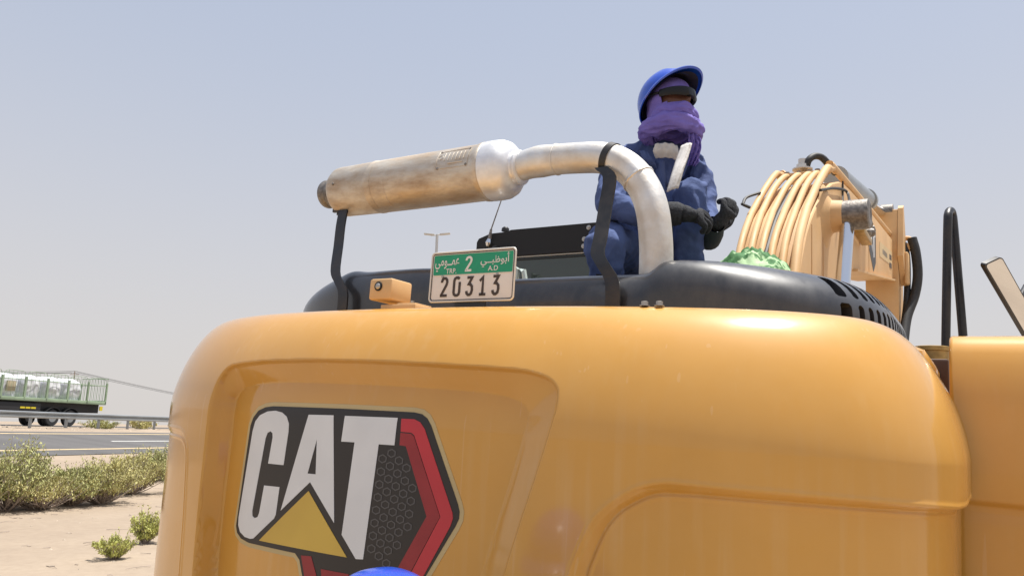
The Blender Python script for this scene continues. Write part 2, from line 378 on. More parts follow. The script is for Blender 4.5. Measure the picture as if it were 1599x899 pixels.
for i,(nm) in enumerate(('white bulk bag next to the empty tail bay of the truck','white bulk bag in the third cage bay from the truck tail','white bulk bag between two green posts of the truck cage','crumpled white bulk bag with a tan panel on the truck','white bulk bag in the cage bay behind the truck cab')):
    x=(i+1)*BAY+.95; V=[];F=[];nu,nv=36,18
    for a in range(nu):
        for c in range(nv+1):
            th=2*math.pi*a/nu; h=c/nv; sq=(abs(math.cos(th))**4+abs(math.sin(th))**4)**-.25
            r=.78*min(1,1.0-.9*max(0,h-.8)**1.3*4)*(.94+.08*math.sin(h*3.1)); 
            n=1+.10*noise.noise((math.cos(th)*2+i*9,math.sin(th)*2,h*3.5))
            V.append((r*sq**.8*n*math.cos(th)*.98, r*sq**.8*n*math.sin(th)*1.2, h*1.5*(1+.06*noise.noise((th,i,2)))))
    for a in range(nu):
        for c in range(nv): F.append((a*(nv+1)+c,((a+1)%nu)*(nv+1)+c,((a+1)%nu)*(nv+1)+c+1,a*(nv+1)+c+1))
    F.append(tuple(a*(nv+1)+nv for a in range(nu))); F.append(tuple(a*(nv+1) for a in reversed(range(nu))))
    o=mk('bulk_bag',V,F,'bag'); o.location=Vector((tx,ty,tz))+Rt@Vector((x,0,1.865)); o.rotation_euler=truck.rotation_euler
    tag(o,nm,'bag','bulk bags on the truck')
    if i==3: MB().box((-.3,NS*.97,.35),(.35,NS*1.05,1.0),.02).build('tan_panel','bag_box',o)

# ------------------------------------------------------------------ lamp post, utility pole and wires
lp=empty('lamp_post',(-4.0789, 39.0)+(0.2,),'tall slim street lamp with two flat heads behind the black hood','street lamp')
lx,ly=lp.location.x,lp.location.y
lp.location.z=gz(lx,ly); H=12.05-lp.location.z
MB().tube([(0,0,-.3),(0,0,H*.5),(0,0,H)],[.13,.10,.07],10).build('pole','galv_pale',lp)
MB().tube([(-.34,0,H-.06),(0,0,H-.02),(.36,0,H+.04)],.035,6).build('arm','galv_pale',lp)
for sx in(-1,1):
    MB().box((-.28,-.14,-.035),(.28,.14,.035),.02,Matrix.Rotation(-sx*.10-.03,3,'Y')).build('lamp_head','galv_pale',lp,shift=(sx*.42,0,H+.02*sx+.02))
def upole(px,label,H=None):
    x,y,z=px; o=empty('utility_pole',(x,y,gz(x,y)),label,'utility pole','poles carrying the power line'); h=z-o.location.z
    MB().tube([(0,0,-.5),(0,0,h)],[.17,.12],8).build('pole','twig',o)
    MB().box((-1.2,-.06,h-1.0),(1.2,.06,h-.85)).build('crossarm','twig',o)
    MB().tube([(-.9,0,h-.9),(-.9,0,h-.4)],.07,6).build('insulator','galv_pale',o); MB().tube([(.9,0,h-.9),(.9,0,h-.4)],.07,6).build('insulator','galv_pale',o)
    return [(x-.9,y,z-.4),(x,y,z),(x+.9,y,z-.4)]
pa=upole((-115.1911, 200.0, 15.1603),'thin utility pole standing behind the truck cage')
pb=upole((-177.6102, 185.0, 18.5872),'utility pole farther along the wires beyond the truck cab')
pc=upole((-99.208, 430.0, 9.3199),'distant utility pole where the wires run on behind the excavator')
mb=MB()
for P0,P1 in((pb,pa),(pa,pc)):
    for a,c in zip(P0,P1):
        a=np.array(a);c=np.array(c); mb.tube([a+(c-a)*k/16-np.array([0,0,2.2*4*(k/16)*(1-k/16)]) for k in range(17)],.045,5)
tag(mb.build('power_line','black_matte'),'thin sagging power wires strung past the truck','wires')

# ------------------------------------------------------------------ shrubs
def shrub(loc,h,wd,label,nleaf,stems,leafmat,group=None,open_=.3,leaf=.03):
    o=empty('desert_shrub',loc,label,'shrub',group); sd_=random.randrange(999); r=np.random.default_rng(sd_)
    mb=MB(); tips=[]
    for k in range(stems):
        a=r.uniform(0,6.28); rad=wd*math.sqrt(r.uniform(.02,1)); hh=h*(1-.45*(rad/wd)**2)*r.uniform(.7,1.08)
        P=[np.array([r.normal()*.05*wd,r.normal()*.05*wd,-.03])]
        for i in range(1,5):
            f=i/4; P.append(np.array([math.cos(a)*rad*f**.8+r.normal()*.03*wd, math.sin(a)*rad*f**.8+r.normal()*.03*wd, hh*f**1.25]))
        mb.tube(cat_rom(P,2),list(np.linspace(.011,.003,9)*(h/.9)**.5),4,False); tips.append(P)
        for q in range(3):
            i=r.integers(1,4); b0=P[i]; d=np.array([r.normal(),r.normal(),abs(r.normal())+.3]); d*=.22*h/np.linalg.norm(d)
            mb.tube([b0,b0+d*.5+r.normal(size=3)*.02,b0+d],[.006,.004,.002],3,False); tips.append([b0,b0+d*.3,b0+d*.6,b0+d*.85,b0+d])
    mb.build('stems','twig',o)
    V=[];F=[];per=max(1,int(nleaf*1.7)//len(tips))
    for P in tips:
        for k in range(per):
            f=r.uniform(open_,1.05); i=min(3,int(f*4)); u=f*4-i; c=P[i]*(1-u)+P[i+1]*u + r.normal(size=3)*np.array([.05,.05,.04])*(wd+h)*.42
            if c[2]<max(.12,open_*.75)*h*r.uniform(.5,1.2): continue
            s=leaf*.62*r.uniform(.6,1.5); d=r.normal(size=3); d[2]=abs(d[2])+.9; d/=np.linalg.norm(d); e=np.cross(d,r.normal(size=3)); e/=np.linalg.norm(e)+1e-9
            n=len(V); V+= [c-e*s*.32, c+d*s*.1-e*0, c+e*s*.32, c+d*s]; V[n+1]=c-d*s*.6; F.append((n,n+1,n+2,n+3))
    mk('foliage',V,F,leafmat,o,smooth=False)
    return o
def sh(x,y,zref,*a,**k):
    pass
for (loc,h,wd,lab,nl,st,lm,op,lf) in (
  ((-5.0246, 10.1488, -0.0),.36,.26,'small yellow-green shrub alone on the bare sand',3200,34,'leaf_c',.12,.026),
  ((-5.2065, 11.3609, 0.0),.52,.25,'small upright green shrub beside the counterweight edge',3200,30,'leaf_c',.15,.03),
  ((-9.5554, 14.897, 0.05),1.35,.8,'tallest leafy shrub with a pointed top',9000,80,'leaf_a',.30,.05),
  ((-9.1836, 15.3657, 0.05),0.75,.9,'half-bare shrub showing a tangle of grey stems',5200,100,'leaf_b',.52,.045),
  ((-9.0433, 16.2232, 0.05),0.95,.8,'dense rounded shrub beside the half-bare one',7500,80,'leaf_a',.35,.05),
  ((-8.734, 16.7903, 0.06),0.98,.85,'wide yellowish shrub with a bare stemmy base',8000,90,'leaf_b',.42,.05),
  ((-9.0728, 18.7914, 0.06),1.0,.85,'yellow-brown shrub leaning towards the counterweight',7500,80,'leaf_b',.40,.05),
  ((-10.1364, 22.4456, 0.08),1.0,.95,'green shrub farthest along the row near the excavator',7500,80,'leaf_a',.28,.05),
  ((-7.9661, 19.6711, 0.05),1.0,.9,'shrub half hidden behind the excavator corner',5000,60,'leaf_a',.28,.05),
  ((-9.8569, 14.2395, 0.05),1.15,.9,'broad shrub at the open end of the row',6000,70,'leaf_b',.3,.05)):
    loc=(loc[0],loc[1],gz(loc[0],loc[1])); shrub(loc,h,wd,lab,nl,st,lm,'shrubs along the roadside',op,lf)
for k,(px_,t_) in enumerate(((185,0),(232,1))):
    tt_=(33.7872, 36.988)[k]; x,y=rw(tt_,31.6)
    shrub((x,y,gz(x,y)-.05),.75,1.0,('low green shrub under the guardrail near its post','low yellowish shrub under the guardrail by the machine')[k],1500,25,('leaf_a','leaf_b')[k],'shrubs along the roadside',.1,.09)
# ------------------------------------------------------------------ excavator
EX = empty('excavator', MBASE, 'big yellow excavator seen from behind with a hexagon logo on its counterweight', 'excavator')
EX.rotation_mode='QUATERNION'
EX.rotation_quaternion = Matrix(((RT.x,FW.x,UP.x),(RT.y,FW.y,UP.y),(RT.z,FW.z,UP.z))).to_quaternion()
SH=(0,0,HL)
def part(mb,name,m,parent=None,**k): return mb.build(name,m,parent or EX,shift=SH,**k)

# counterweight: swept plan curve x rounded profile, with the real recesses pressed in
CWW,CL,CN,CM,CA,CB,CT = 1.5,.781,2.1661,2.9694,.2150,.365,.0217
tt=np.linspace(-np.pi/2,np.pi/2,1601); s_=np.sin(tt); c_=np.cos(tt)
ox=np.r_[-CWW, CWW*np.sign(s_)*np.abs(s_)**(2/CN), CWW]; oy=np.r_[CL+.35, CL*(1-np.abs(c_)**(2/CM)), CL+.35]
os_=np.r_[0,np.cumsum(np.hypot(np.diff(ox),np.diff(oy)))]; os_-=os_[-1]/2; SM=os_[-1]
qq=np.linspace(-SM,SM,1401); qX=np.interp(qq,os_,ox); qY=np.interp(qq,os_,oy)
qtx=np.gradient(qX); qty=np.gradient(qY); ql=np.hypot(qtx,qty); qnx=-qty/ql; qny=qtx/ql
def cprof(z):
    k=np.clip((z+CB)/CB,0,1); return np.where(z>-CB, CA*(1-np.sqrt(np.maximum(0,1-k**1.5))), (-CB-z)*CT)
def CS(s,z,ins=0.):
    s=np.asarray(s,float); z=np.asarray(z,float); i=cprof(z)+ins
    return np.stack([np.interp(s,qq,qX)+np.interp(s,qq,qnx)*i, np.interp(s,qq,qY)+np.interp(s,qq,qny)*i, z+0*s],-1)
def seg_dist(px,pz,poly,closed=True):
    d=np.full(px.shape,1e9); ins=np.zeros(px.shape,bool); n=len(poly)
    for i in range(n if closed else n-1):
        ax,az=poly[i]; bx,bz=poly[(i+1)%n]; ex,ez=bx-ax,bz-az; L2=ex*ex+ez*ez+1e-12
        t=np.clip(((px-ax)*ex+(pz-az)*ez)/L2,0,1); d=np.minimum(d,np.hypot(px-ax-t*ex,pz-az-t*ez))
        if closed:
            cond=((az>pz)!=(bz>pz)); xin=np.where(cond,(bx-ax)*(pz-az)/np.where(abs(bz-az)<1e-9,1e-9,bz-az)+ax,0); ins^=cond&(px<xin)
    return d,ins
def sm(t): t=np.clip(t,0,1); return t*t*(3-2*t)
outer=[(-.72,-1.2)]+[(-0.7482, -0.9213), (-0.7626, -0.6515), (-0.7625, -0.3701), (-0.7643, -0.3165), (-0.7565, -0.2478), (-0.7194, -0.208), (-0.6581, -0.1996), (-0.5824, -0.1934), (-0.4786, -0.1871), (-0.2149, -0.1811), (0.0673, -0.1824), (0.3592, -0.1886), (0.4954, -0.1924), (0.5454, -0.1968), (0.605, -0.2116), (0.632, -0.2337), (0.6408, -0.2563), (0.6382, -0.327), (0.5209, -0.7099)]+[(.40,-1.2)]
floor_=[(-.66,-1.2)]+[(-0.7455, -0.9297), (-0.7423, -0.6517), (-0.7349, -0.3627), (-0.7399, -0.3219), (-0.7151, -0.2844), (-0.6515, -0.2691), (-0.5549, -0.2612), (-0.4055, -0.253), (0.0204, -0.251), (0.3252, -0.2542), (0.4386, -0.2618), (0.4931, -0.2732), (0.5219, -0.2924), (0.5343, -0.3239), (0.4093, -0.7394)]+[(.30,-1.2)]
rpo=[(.59,-1.2)]+[(0.6954, -0.6822), (0.7197, -0.6171), (0.7472, -0.5531), (0.7878, -0.5103), (0.8358, -0.476), (0.8746, -0.4586), (0.9146, -0.4497), (0.941, -0.4489), (1.002, -0.4509), (1.1478, -0.4517), (1.2898, -0.4543), (1.4461, -0.4586), (1.6283, -0.467), (1.7227, -0.472)]+[(2.6,-.475),(2.6,-1.2)]
rpi=[(.625,-1.2)]+[(0.7296, -0.6809), (0.7541, -0.6156), (0.7744, -0.5687), (0.806, -0.5281), (0.8464, -0.5003), (0.8863, -0.4798), (0.9179, -0.4744), (0.9996, -0.4715), (1.152, -0.4719), (1.2989, -0.4723), (1.465, -0.475), (1.6636, -0.4828)]+[(2.7,-.493),(2.7,-1.2)]
lpo=[(-2.6,-1.2),(-2.6,-.4633),(-1.2342,-.4533),(-1.0174,-.4516),(-.96,-.462),(-.9293,-.4843),(-.9051,-.5218),(-.8802,-.6432),(-.8585,-.7937),(-.82,-1.2)]
lpi=[(-2.7,-1.2),(-2.7,-.482),(-1.2342,-.474),(-1.03,-.472),(-.99,-.480),(-.955,-.500),(-.932,-.535),(-.910,-.650),(-.888,-.7937),(-.85,-1.2)]
def chaikin(P,n=2):
    for _ in range(n):
        Q_=[P[0]]
        for a_,b_ in zip(P[:-1],P[1:]): Q_+=[(a_[0]*.75+b_[0]*.25,a_[1]*.75+b_[1]*.25),(a_[0]*.25+b_[0]*.75,a_[1]*.25+b_[1]*.75)]
        P=Q_+[P[-1]]
    return P
outer,floor_=chaikin(outer,2),chaikin(floor_,2); rpo,rpi,lpo,lpi=(chaikin(p_,1) for p_ in (rpo,rpi,lpo,lpi))
sg=np.unique(np.r_[np.linspace(-SM,-1.35,30),np.linspace(-1.35,1.9,1080),np.linspace(1.9,SM,14)])
ph=np.linspace(0,np.pi/2,150)[1:]
zg=np.r_[np.linspace(-1.12,-CB,210), CB*np.sin(ph)-CB]
SG,ZG=np.meshgrid(sg,zg,indexing='ij')
ins=np.zeros(SG.shape)
dO,iO=seg_dist(SG,ZG,outer); dF,iF=seg_dist(SG,ZG,floor_)
lip=sm(dO/.010)*.014; t=np.where(iF,1.,dO/(dO+dF+1e-9)); soft=t
ins+=np.where(iO,lip+.071*soft,0.)
for po,pi_,stp in((rpo,rpi,.026),(lpo,lpi,.009)):
    d1,i1=seg_dist(SG,ZG,po); d2,i2=seg_dist(SG,ZG,pi_); t=np.where(i2,1.,d1/(d1+d2+1e-9))
    ins+=np.where(i1,stp*sm(t),0.)
    sg1=np.where(i1,d1,-d1); sg2=np.where(i2,d2,-d2)
    ins+=-.0022*np.exp(-((sg1+.005)/.006)**2)+.0035*np.exp(-((sg1-.004)/.004)**2)-.002*np.exp(-((sg2-.006)/.005)**2)+.003*np.exp(-((sg2+.002)/.004)**2)
PT=CS(SG,ZG,ins); ns,nz_=SG.shape
V=PT.reshape(-1,3)+np.array(SH)
ii,jj=np.meshgrid(np.arange(ns-1),np.arange(nz_-1),indexing='ij'); a=(ii*nz_+jj).ravel()
Q=np.stack([a,a+nz_,a+nz_+1,a+1],1)
cap=[i*nz_+nz_-1 for i in range(ns)]; bot=[i*nz_ for i in range(ns)][::-1]
me=bpy.data.meshes.new('counterweight'); nq=len(Q)
loops=np.r_[Q.ravel(),cap,bot]; starts=np.r_[np.arange(nq)*4,nq*4,nq*4+len(cap)]
me.vertices.add(len(V)); me.vertices.foreach_set('co',V.astype(np.float32).ravel())
me.loops.add(len(loops)); me.loops.foreach_set('vertex_index',loops.astype(np.int32))
me.polygons.add(nq+2); me.polygons.foreach_set('loop_start',starts.astype(np.int32))
sf=np.ones(nq+2,bool); sf[-2:]=False; me.polygons.foreach_set('use_smooth',sf)
me.update(calc_edges=True); me.validate(); me.materials.append(M['yellow'])
cw=bpy.data.objects.new('counterweight',me); COL.objects.link(cw); cw.parent=EX

# logo decal laid on the recess floor
FL=.085
def decal(name,poly,m,off,hole=None,label=None):
    bm=bmesh.new(); loops_=[poly]+([hole] if hole else []); es=[]
    for lp_ in loops_:
        vs_=[bm.verts.new((p[0],p[1],0)) for p in lp_]; es+=[bm.edges.new((vs_[i],vs_[(i+1)%len(vs_)])) for i in range(len(vs_))]
    bmesh.ops.triangle_fill(bm,edges=es,use_beauty=True,use_dissolve=False,normal=(0,0,1))
    x0=min(p[0] for p in poly); x1=max(p[0] for p in poly); x=math.floor(x0/.02)*.02
    while x<x1:
        bmesh.ops.bisect_plane(bm,geom=bm.verts[:]+bm.edges[:]+bm.faces[:],plane_co=(x,0,0),plane_no=(1,0,0)); x+=.02
    z0=min(p[1] for p in poly); z1=max(p[1] for p in poly); z=math.floor(z0/.04)*.04
    while z<z1:
        bmesh.ops.bisect_plane(bm,geom=bm.verts[:]+bm.edges[:]+bm.faces[:],plane_co=(0,z,0),plane_no=(0,1,0)); z+=.04
    bm.verts.index_update(); co=np.array([v.co[:2] for v in bm.verts]); 
    P3=CS(co[:,0],co[:,1],FL-off)+np.array(SH); F=[tuple(v.index for v in f.verts) for f in bm.faces]; 
    # extrude inwards so that the vinyl has an edge
    n=len(P3); P4=CS(co[:,0],co[:,1],FL+.001)+np.array(SH)
    F2=[]
    for e in bm.edges:
        if len(e.link_faces)==1: F2.append((e.verts[0].index,e.verts[1].index,e.verts[1].index+n,e.verts[0].index+n))
    bm.free()
    o=mk(name,np.r_[P3,P4],F+F2,m,cw,smooth=True,angle=30,label=label); return o
LB=[(-0.6398, -0.7464), (-0.6375, -0.7183), (-0.6107, -0.4089), (-0.597, -0.3811), (-0.5685, -0.356), (-0.5308, -0.3436), (-0.4865, -0.3384), (-0.1372, -0.3297), (0.1502, -0.3255), (0.1805, -0.3293), (0.202, -0.3404), (0.2191, -0.3598), (0.3272, -0.5628), (0.3343, -0.5825), (0.3335, -0.6017), (0.3232, -0.6232), (0.2347, -0.7658), (0.1887, -0.8375), (-0.1885, -0.9041), (-0.2509, -0.844), (-0.2715, -0.798), (-0.2951, -0.7821), (-0.5495, -0.7882), (-0.6001, -0.7817), (-0.6289, -0.7671)]
def offset(poly,d):
    n=len(poly); out=[]
    A=sum(poly[i][0]*poly[(i+1)%n][1]-poly[(i+1)%n][0]*poly[i][1] for i in range(n)); sg_=-1 if A>0 else 1
    for i in range(n):
        p0,p1,p2=(np.array(poly[(i+k)%n]) for k in(-1,0,1)); e1=p1-p0;e2=p2-p1; e1/=np.linalg.norm(e1);e2/=np.linalg.norm(e2)
        n1=np.array([-e1[1],e1[0]])*sg_; n2=np.array([-e2[1],e2[0]])*sg_; m_=n1+n2; m_/=np.linalg.norm(m_); out.append(tuple(p1+m_*d/max(.5,m_@n1)))
    return out
decal('logo_border',offset(LB,.014),'logo_gold',.0012)
decal('logo_backing',LB,'logo_black',.0022)
za=lambda P:[(360+x/3.22,620+y/3.22) for x,y in P]
decal('letter',[(-0.3932, -0.5229), (-0.3834, -0.4155), (-0.3853, -0.3901), (-0.4005, -0.3684), (-0.4284, -0.3563), (-0.4669, -0.3522), (-0.5122, -0.3571), (-0.5551, -0.3718), (-0.5801, -0.3932), (-0.5916, -0.4274), (-0.6264, -0.7155), (-0.6237, -0.7412), (-0.6076, -0.7617), (-0.5755, -0.7732), (-0.5403, -0.7744), (-0.5228, -0.7706), (-0.4173, -0.6934), (-0.4097, -0.68), (-0.4034, -0.5931), (-0.4891, -0.597), (-0.5025, -0.6867), (-0.5095, -0.7003), (-0.5264, -0.7063), (-0.5407, -0.7011), (-0.5449, -0.6856), (-0.5077, -0.4451), (-0.4991, -0.4269), (-0.4826, -0.4206), (-0.4701, -0.4263), (-0.4668, -0.4391), (-0.4784, -0.5253)],'logo_silver',.0034,label='silver letter C')
decal('letter',[(-0.2885, -0.3562), (-0.1715, -0.3518), (-0.1283, -0.6695), (-0.2519, -0.562), (-0.3854, -0.6646)],'logo_silver',.0034,hole=[(-0.2379, -0.4295), (-0.229, -0.5361), (-0.2679, -0.5374)],label='silver letter A')
decal('letter',[(-0.1207, -0.3507), (0.0933, -0.3446), (0.0898, -0.4236), (0.0287, -0.4253), (0.0023, -0.7552), (-0.0261, -0.7584), (-0.0918, -0.6988), (-0.0694, -0.4268), (-0.1266, -0.4286)],'logo_silver',.0034,label='silver letter T')
decal('logo_triangle',[(-0.2557, -0.5896), (-0.063, -0.7594), (-0.4883, -0.7719)],'logo_yellow',.0034)
decal('red_band',[(0.1081, -0.346), (0.1556, -0.3449), (0.1788, -0.352), (0.197, -0.3694), (0.3119, -0.5877), (0.3144, -0.6032), (0.3069, -0.6251), (0.2276, -0.7666), (0.1881, -0.8312), (0.1459, -0.8384), (0.1792, -0.7741), (0.2729, -0.6028), (0.1612, -0.3897), (0.1497, -0.3837), (0.1101, -0.3835)],'logo_red',.0034)
decal('red_band',[(0.1097, -0.3864), (0.1485, -0.3866), (0.1601, -0.3931), (0.2709, -0.6031), (0.1769, -0.7729), (0.1377, -0.7555), (0.2252, -0.6074), (0.1334, -0.4231), (0.1093, -0.4216)],'logo_red_dark',.0034)
decal('red_band',[(-0.2642, -0.7839), (-0.2168, -0.7795), (-0.188, -0.8272), (-0.1634, -0.8892), (-0.2061, -0.8968), (-0.2397, -0.8421)],'logo_red_dark',.0034)
decal('red_band',[(-0.1687, -0.8087), (-0.0499, -0.8048), (-0.0477, -0.8653), (-0.1481, -0.883)],'logo_red_dark',.0034)
hexes=[(0.0482, -0.4653, 0.0179, -0.0001, -0.0008, -0.013), (0.0459, -0.5023, 0.0178, 0.0001, -0.0008, -0.0128), (0.0435, -0.5391, 0.0178, 0.0003, -0.0008, -0.0128), (0.0411, -0.5757, 0.0178, 0.0004, -0.0007, -0.0128), (0.0388, -0.6122, 0.0178, 0.0005, -0.0008, -0.0127), (0.0365, -0.6486, 0.0177, 0.0007, -0.0008, -0.0127), (0.0341, -0.6848, 0.0178, 0.0008, -0.0007, -0.0127), (0.0318, -0.7209, 0.0178, 0.001, -0.0008, -0.0126), (0.0815, -0.447, 0.0175, -0.0001, -0.0008, -0.0128), (0.0791, -0.4837, 0.0175, 0.0, -0.0008, -0.0128), (0.0767, -0.5203, 0.0175, 0.0002, -0.0008, -0.0127), (0.0743, -0.5567, 0.0175, 0.0003, -0.0008, -0.0127), (0.0719, -0.593, 0.0175, 0.0005, -0.0008, -0.0126), (0.0696, -0.6292, 0.0174, 0.0006, -0.0008, -0.0126), (0.0672, -0.6652, 0.0174, 0.0008, -0.0008, -0.0126), (0.0649, -0.7011, 0.0174, 0.0009, -0.0008, -0.0125), (0.0625, -0.7369, 0.0174, 0.0011, -0.0008, -0.0124), (0.1118, -0.4653, 0.0172, -0.0001, -0.0009, -0.0128), (0.1093, -0.5017, 0.0172, 0.0001, -0.0008, -0.0127), (0.1069, -0.5379, 0.0172, 0.0002, -0.0008, -0.0127), (0.1045, -0.5741, 0.0172, 0.0004, -0.0008, -0.0125), (0.1021, -0.61, 0.0172, 0.0005, -0.0008, -0.0126), (0.0997, -0.6459, 0.0171, 0.0007, -0.0008, -0.0124), (0.0973, -0.6816, 0.0171, 0.0008, -0.0008, -0.0124), (0.095, -0.7171, 0.0171, 0.0009, -0.0008, -0.0124), (0.0926, -0.7526, 0.0171, 0.0011, -0.0008, -0.0123), (0.1414, -0.4834, 0.0169, 0.0, -0.0008, -0.0126), (0.139, -0.5195, 0.0168, 0.0002, -0.0009, -0.0125), (0.1365, -0.5554, 0.0169, 0.0003, -0.0008, -0.0125), (0.1341, -0.5912, 0.0168, 0.0005, -0.0008, -0.0124), (0.1317, -0.6268, 0.0168, 0.0006, -0.0008, -0.0124), (0.1293, -0.6623, 0.0168, 0.0007, -0.0008, -0.0124), (0.1269, -0.6977, 0.0168, 0.0008, -0.0008, -0.0123), (0.168, -0.537, 0.0166, 0.0002, -0.0008, -0.0124), (0.1656, -0.5726, 0.0165, 0.0004, -0.0009, -0.0124), (0.1631, -0.608, 0.0166, 0.0004, -0.0008, -0.0124), (0.1607, -0.6433, 0.0165, 0.0006, -0.0008, -0.0123)]
V=[];F=[]
for (hs,hz_,e1s,e1z,e2s,e2z) in hexes:
    n=len(V)
    for rr in(.74,1.04):
        for k in range(6):
            a=R_(60*k+30); V.append((hs+rr*(e1s*math.cos(a)+e2s*math.sin(a)),hz_+rr*(e1z*math.cos(a)+e2z*math.sin(a))))
    for k in range(6): F.append((n+k,n+(k+1)%6,n+6+(k+1)%6,n+6+k))
V=np.array(V); mk('hexagon_pattern',CS(V[:,0],V[:,1],FL-.0031)+np.array(SH),F,'logo_grey',cw,smooth=False)

# engine housing under the hood and behind the counterweight
part(MB().box((-1.42,1.0,-1.1),(1.40,3.3,-.02),.04),'engine_housing','yellow')

# black hood
HW,HYC,HLn,HN = 1.30,1.40,.81,3.6
def hh(x):
    s=lambda a,b:1/(1+np.exp(-(x-a)/b))
    return .240 -.064*s(-.16,.05) +.044*s(.64,.012) +.012*np.exp(-((x+.75)/.07)**2)
NU=420; th=np.linspace(0,2*np.pi,NU,endpoint=False)
def houter(th,ins):
    # superellipse offset inwards
    d=1e-4
    def P(t): return np.stack([HW*np.sign(np.cos(t))*np.abs(np.cos(t))**(2/HN), HYC+HLn*np.sign(np.sin(t))*np.abs(np.sin(t))**(2/HN)],-1)
    p=P(th); 
    k=1-ins/np.array([HW,HLn]).min()
    r=np.stack([(HW-ins)/HW,(HLn-ins)/HLn],-1); c=np.array([0,HYC]); return c+(p-c)*r
# even arclength
def even(n):
    t=np.linspace(0,2*np.pi,20001); p=houter(t,np.zeros_like(t)); l=np.r_[0,np.cumsum(np.linalg.norm(np.diff(p,axis=0),axis=1))]
    return np.interp(np.linspace(0,l[-1],n,endpoint=False),l,t)
th=even(NU)
rings=[]
side=np.clip((np.abs(houter(th,np.zeros(NU))[:,0])-.75)/.5,0,1); side=side*side*(3-2*side)
rin=.085+.155*side; rz=.12+.05*side
for zz in np.linspace(-.3,0,8): rings.append(('w',zz))
for a in np.linspace(0,90,14)[1:]: rings.append(('f',a))
VV=[]
for k,v in rings:
    if k=='w':
        p=houter(th,np.zeros(NU)-.02*0); z=(hh(p[:,0])-rz)+v
    else:
        a=R_(v); p=houter(th,rin*(1-math.cos(a))); z=hh(p[:,0])-rz+rz*math.sin(a)
    VV.append(np.c_[p,z])
last=VV[-1]
for f in (.25,.5,.75,.95):
    p=last[:,:2].copy(); tgt=np.c_[np.clip(p[:,0]*.75,-.8,.8),np.full(NU,HYC)]; p=p+(tgt-p)*f; VV.append(np.c_[p,hh(p[:,0])+.008*f])
NR=len(VV); V=np.concatenate(VV)+np.array(SH)
F=[(r*NU+k,r*NU+(k+1)%NU,(r+1)*NU+(k+1)%NU,(r+1)*NU+k) for r in range(NR-1) for k in range(NU)]
F+= [tuple(range(NU-1,-1,-1)),tuple(range((NR-1)*NU,NR*NU))]
hood=mk('engine_hood',V,F,'black_hood',EX,smooth=True,angle=50)
# louvre openings cut into its right side
cut=MB()
def hood_pt(t,v):          # v: height along side
    tA=np.array([t]); r_=[np.interp(t,th,rin)]; z_=np.interp(t,th,rz); p0=houter(tA,np.zeros(1))[0]
    h=hh(p0[0])
    if v<=h-z_: return np.array([*p0,v])
    sa=min(1,(v-(h-z_))/z_); ca=math.sqrt(1-sa*sa); p=houter(tA,np.array(r_)*(1-ca))[0]; return np.array([*p,v])
lv=(0.0,)
tl_=np.linspace(0,2*np.pi,4001); pl_=houter(tl_,np.zeros(4001))
mask=(pl_[:,0]>0); 
def t_for(ycoord):
    k=[i for i in range(4001) if pl_[i,0]>1.0 and (tl_[i]>4.8 or tl_[i]<1.5)]; return tl_[min(k,key=lambda i:abs(pl_[i,1]-ycoord))]
def slot(y,wd,za_,zb_):
    A=hood_pt(t_for(y),za_); B=hood_pt(t_for(y+.001),zb_); C_=hood_pt(t_for(y+.05),za_)
    up=B-A; L_=np.linalg.norm(up); up/=L_; tg=C_-A; tg-=up*(tg@up); tg/=np.linalg.norm(tg); nr=np.cross(up,tg)
    Rm=Matrix((Vector(tg),Vector(nr),Vector(up))).transposed(); c=(A+B)/2+np.array(SH)
    cut.box(c-np.array([wd/2,.05,L_/2]),c+np.array([wd/2,.05,L_/2]),.008,Rm,seg=1)
y=.82
for i in range(22):
    wd=.045 if i==0 else .026; slot(y+wd/2,wd,.112,.186); y+=wd+.021
y=.82
for i in range(20):
    wd=.045 if i==0 else .026; slot(y+wd/2,wd,-.01,.090); y+=wd+.021
cutter=mk('cutter',cut.V,cut.F,'black_matte',None,smooth=False)
cutter.matrix_world=EX.matrix_world.copy(); cutter.parent=EX
bpy.context.view_layer.update()
bo=hood.modifiers.new('b','BOOLEAN'); bo.operation='DIFFERENCE'; bo.object=cutter; bo.solver='EXACT'
cutter.matrix_parent_inverse=Matrix(); cutter.matrix_basis=Matrix()
bpy.context.view_layer.update()
dg=bpy.context.evaluated_depsgraph_get(); nm=bpy.data.meshes.new_from_object(hood.evaluated_get(dg)); hood.modifiers.clear(); hood.data=nm
bpy.data.objects.remove(cutter)
for x in (.655,.69):
    pass

# muffler and exhaust
YM=.75; ZM=.638
mu=part(MB().lathe([(-.935,.03),(-.935,.085),(-.93,.103),(-.915,.111),(-.90,.113),(-.885,.1125),(-.70,.1145),(-.695,.1165),(-.688,.1165),(-.683,.1145),(-.4,.1150),(-.135,.1145),(-.128,.118),(-.115,.119),(-.105,.118),(-.10,.113)],(0,YM,ZM),(1,0,0),64),'muffler','muffler',angle=50)
part(MB().lathe([(-.104,.112),(-.098,.1195),(-.06,.1195),(-.035,.1175),(-.012,.108),(.004,.092),(.012,.078),(.016,.066),(.024,.064),(.03,.069),(.038,.069),(.044,.061)],(0,YM,ZM),(1,0,0),56),'end_cap','castsilver',mu)
part(MB().lathe([(-1.028,.05),(-1.028,.063),(-1.02,.066),(-1.0,.066),(-.995,.062),(-.99,.062),(-.985,.065),(-.972,.065),(-.968,.058),(-.93,.058)],(0,YM,ZM),(1,0,0),40,caps=False),'tail_collar','oldsteel',mu)
part(MB().lathe([(-1.026,.001),(-1.0,.001),(-.99,.058),(-1.027,.0605)],(0,YM,ZM),(1,0,0),30,caps=False),'tail_opening','black_matte',mu)
mb=MB(); Rq=.0006
for z in(.60,.70): pass
for (x,a) in ((-.215,28),(-.128,28),(-.215,-12),(-.128,-12)):
    pass
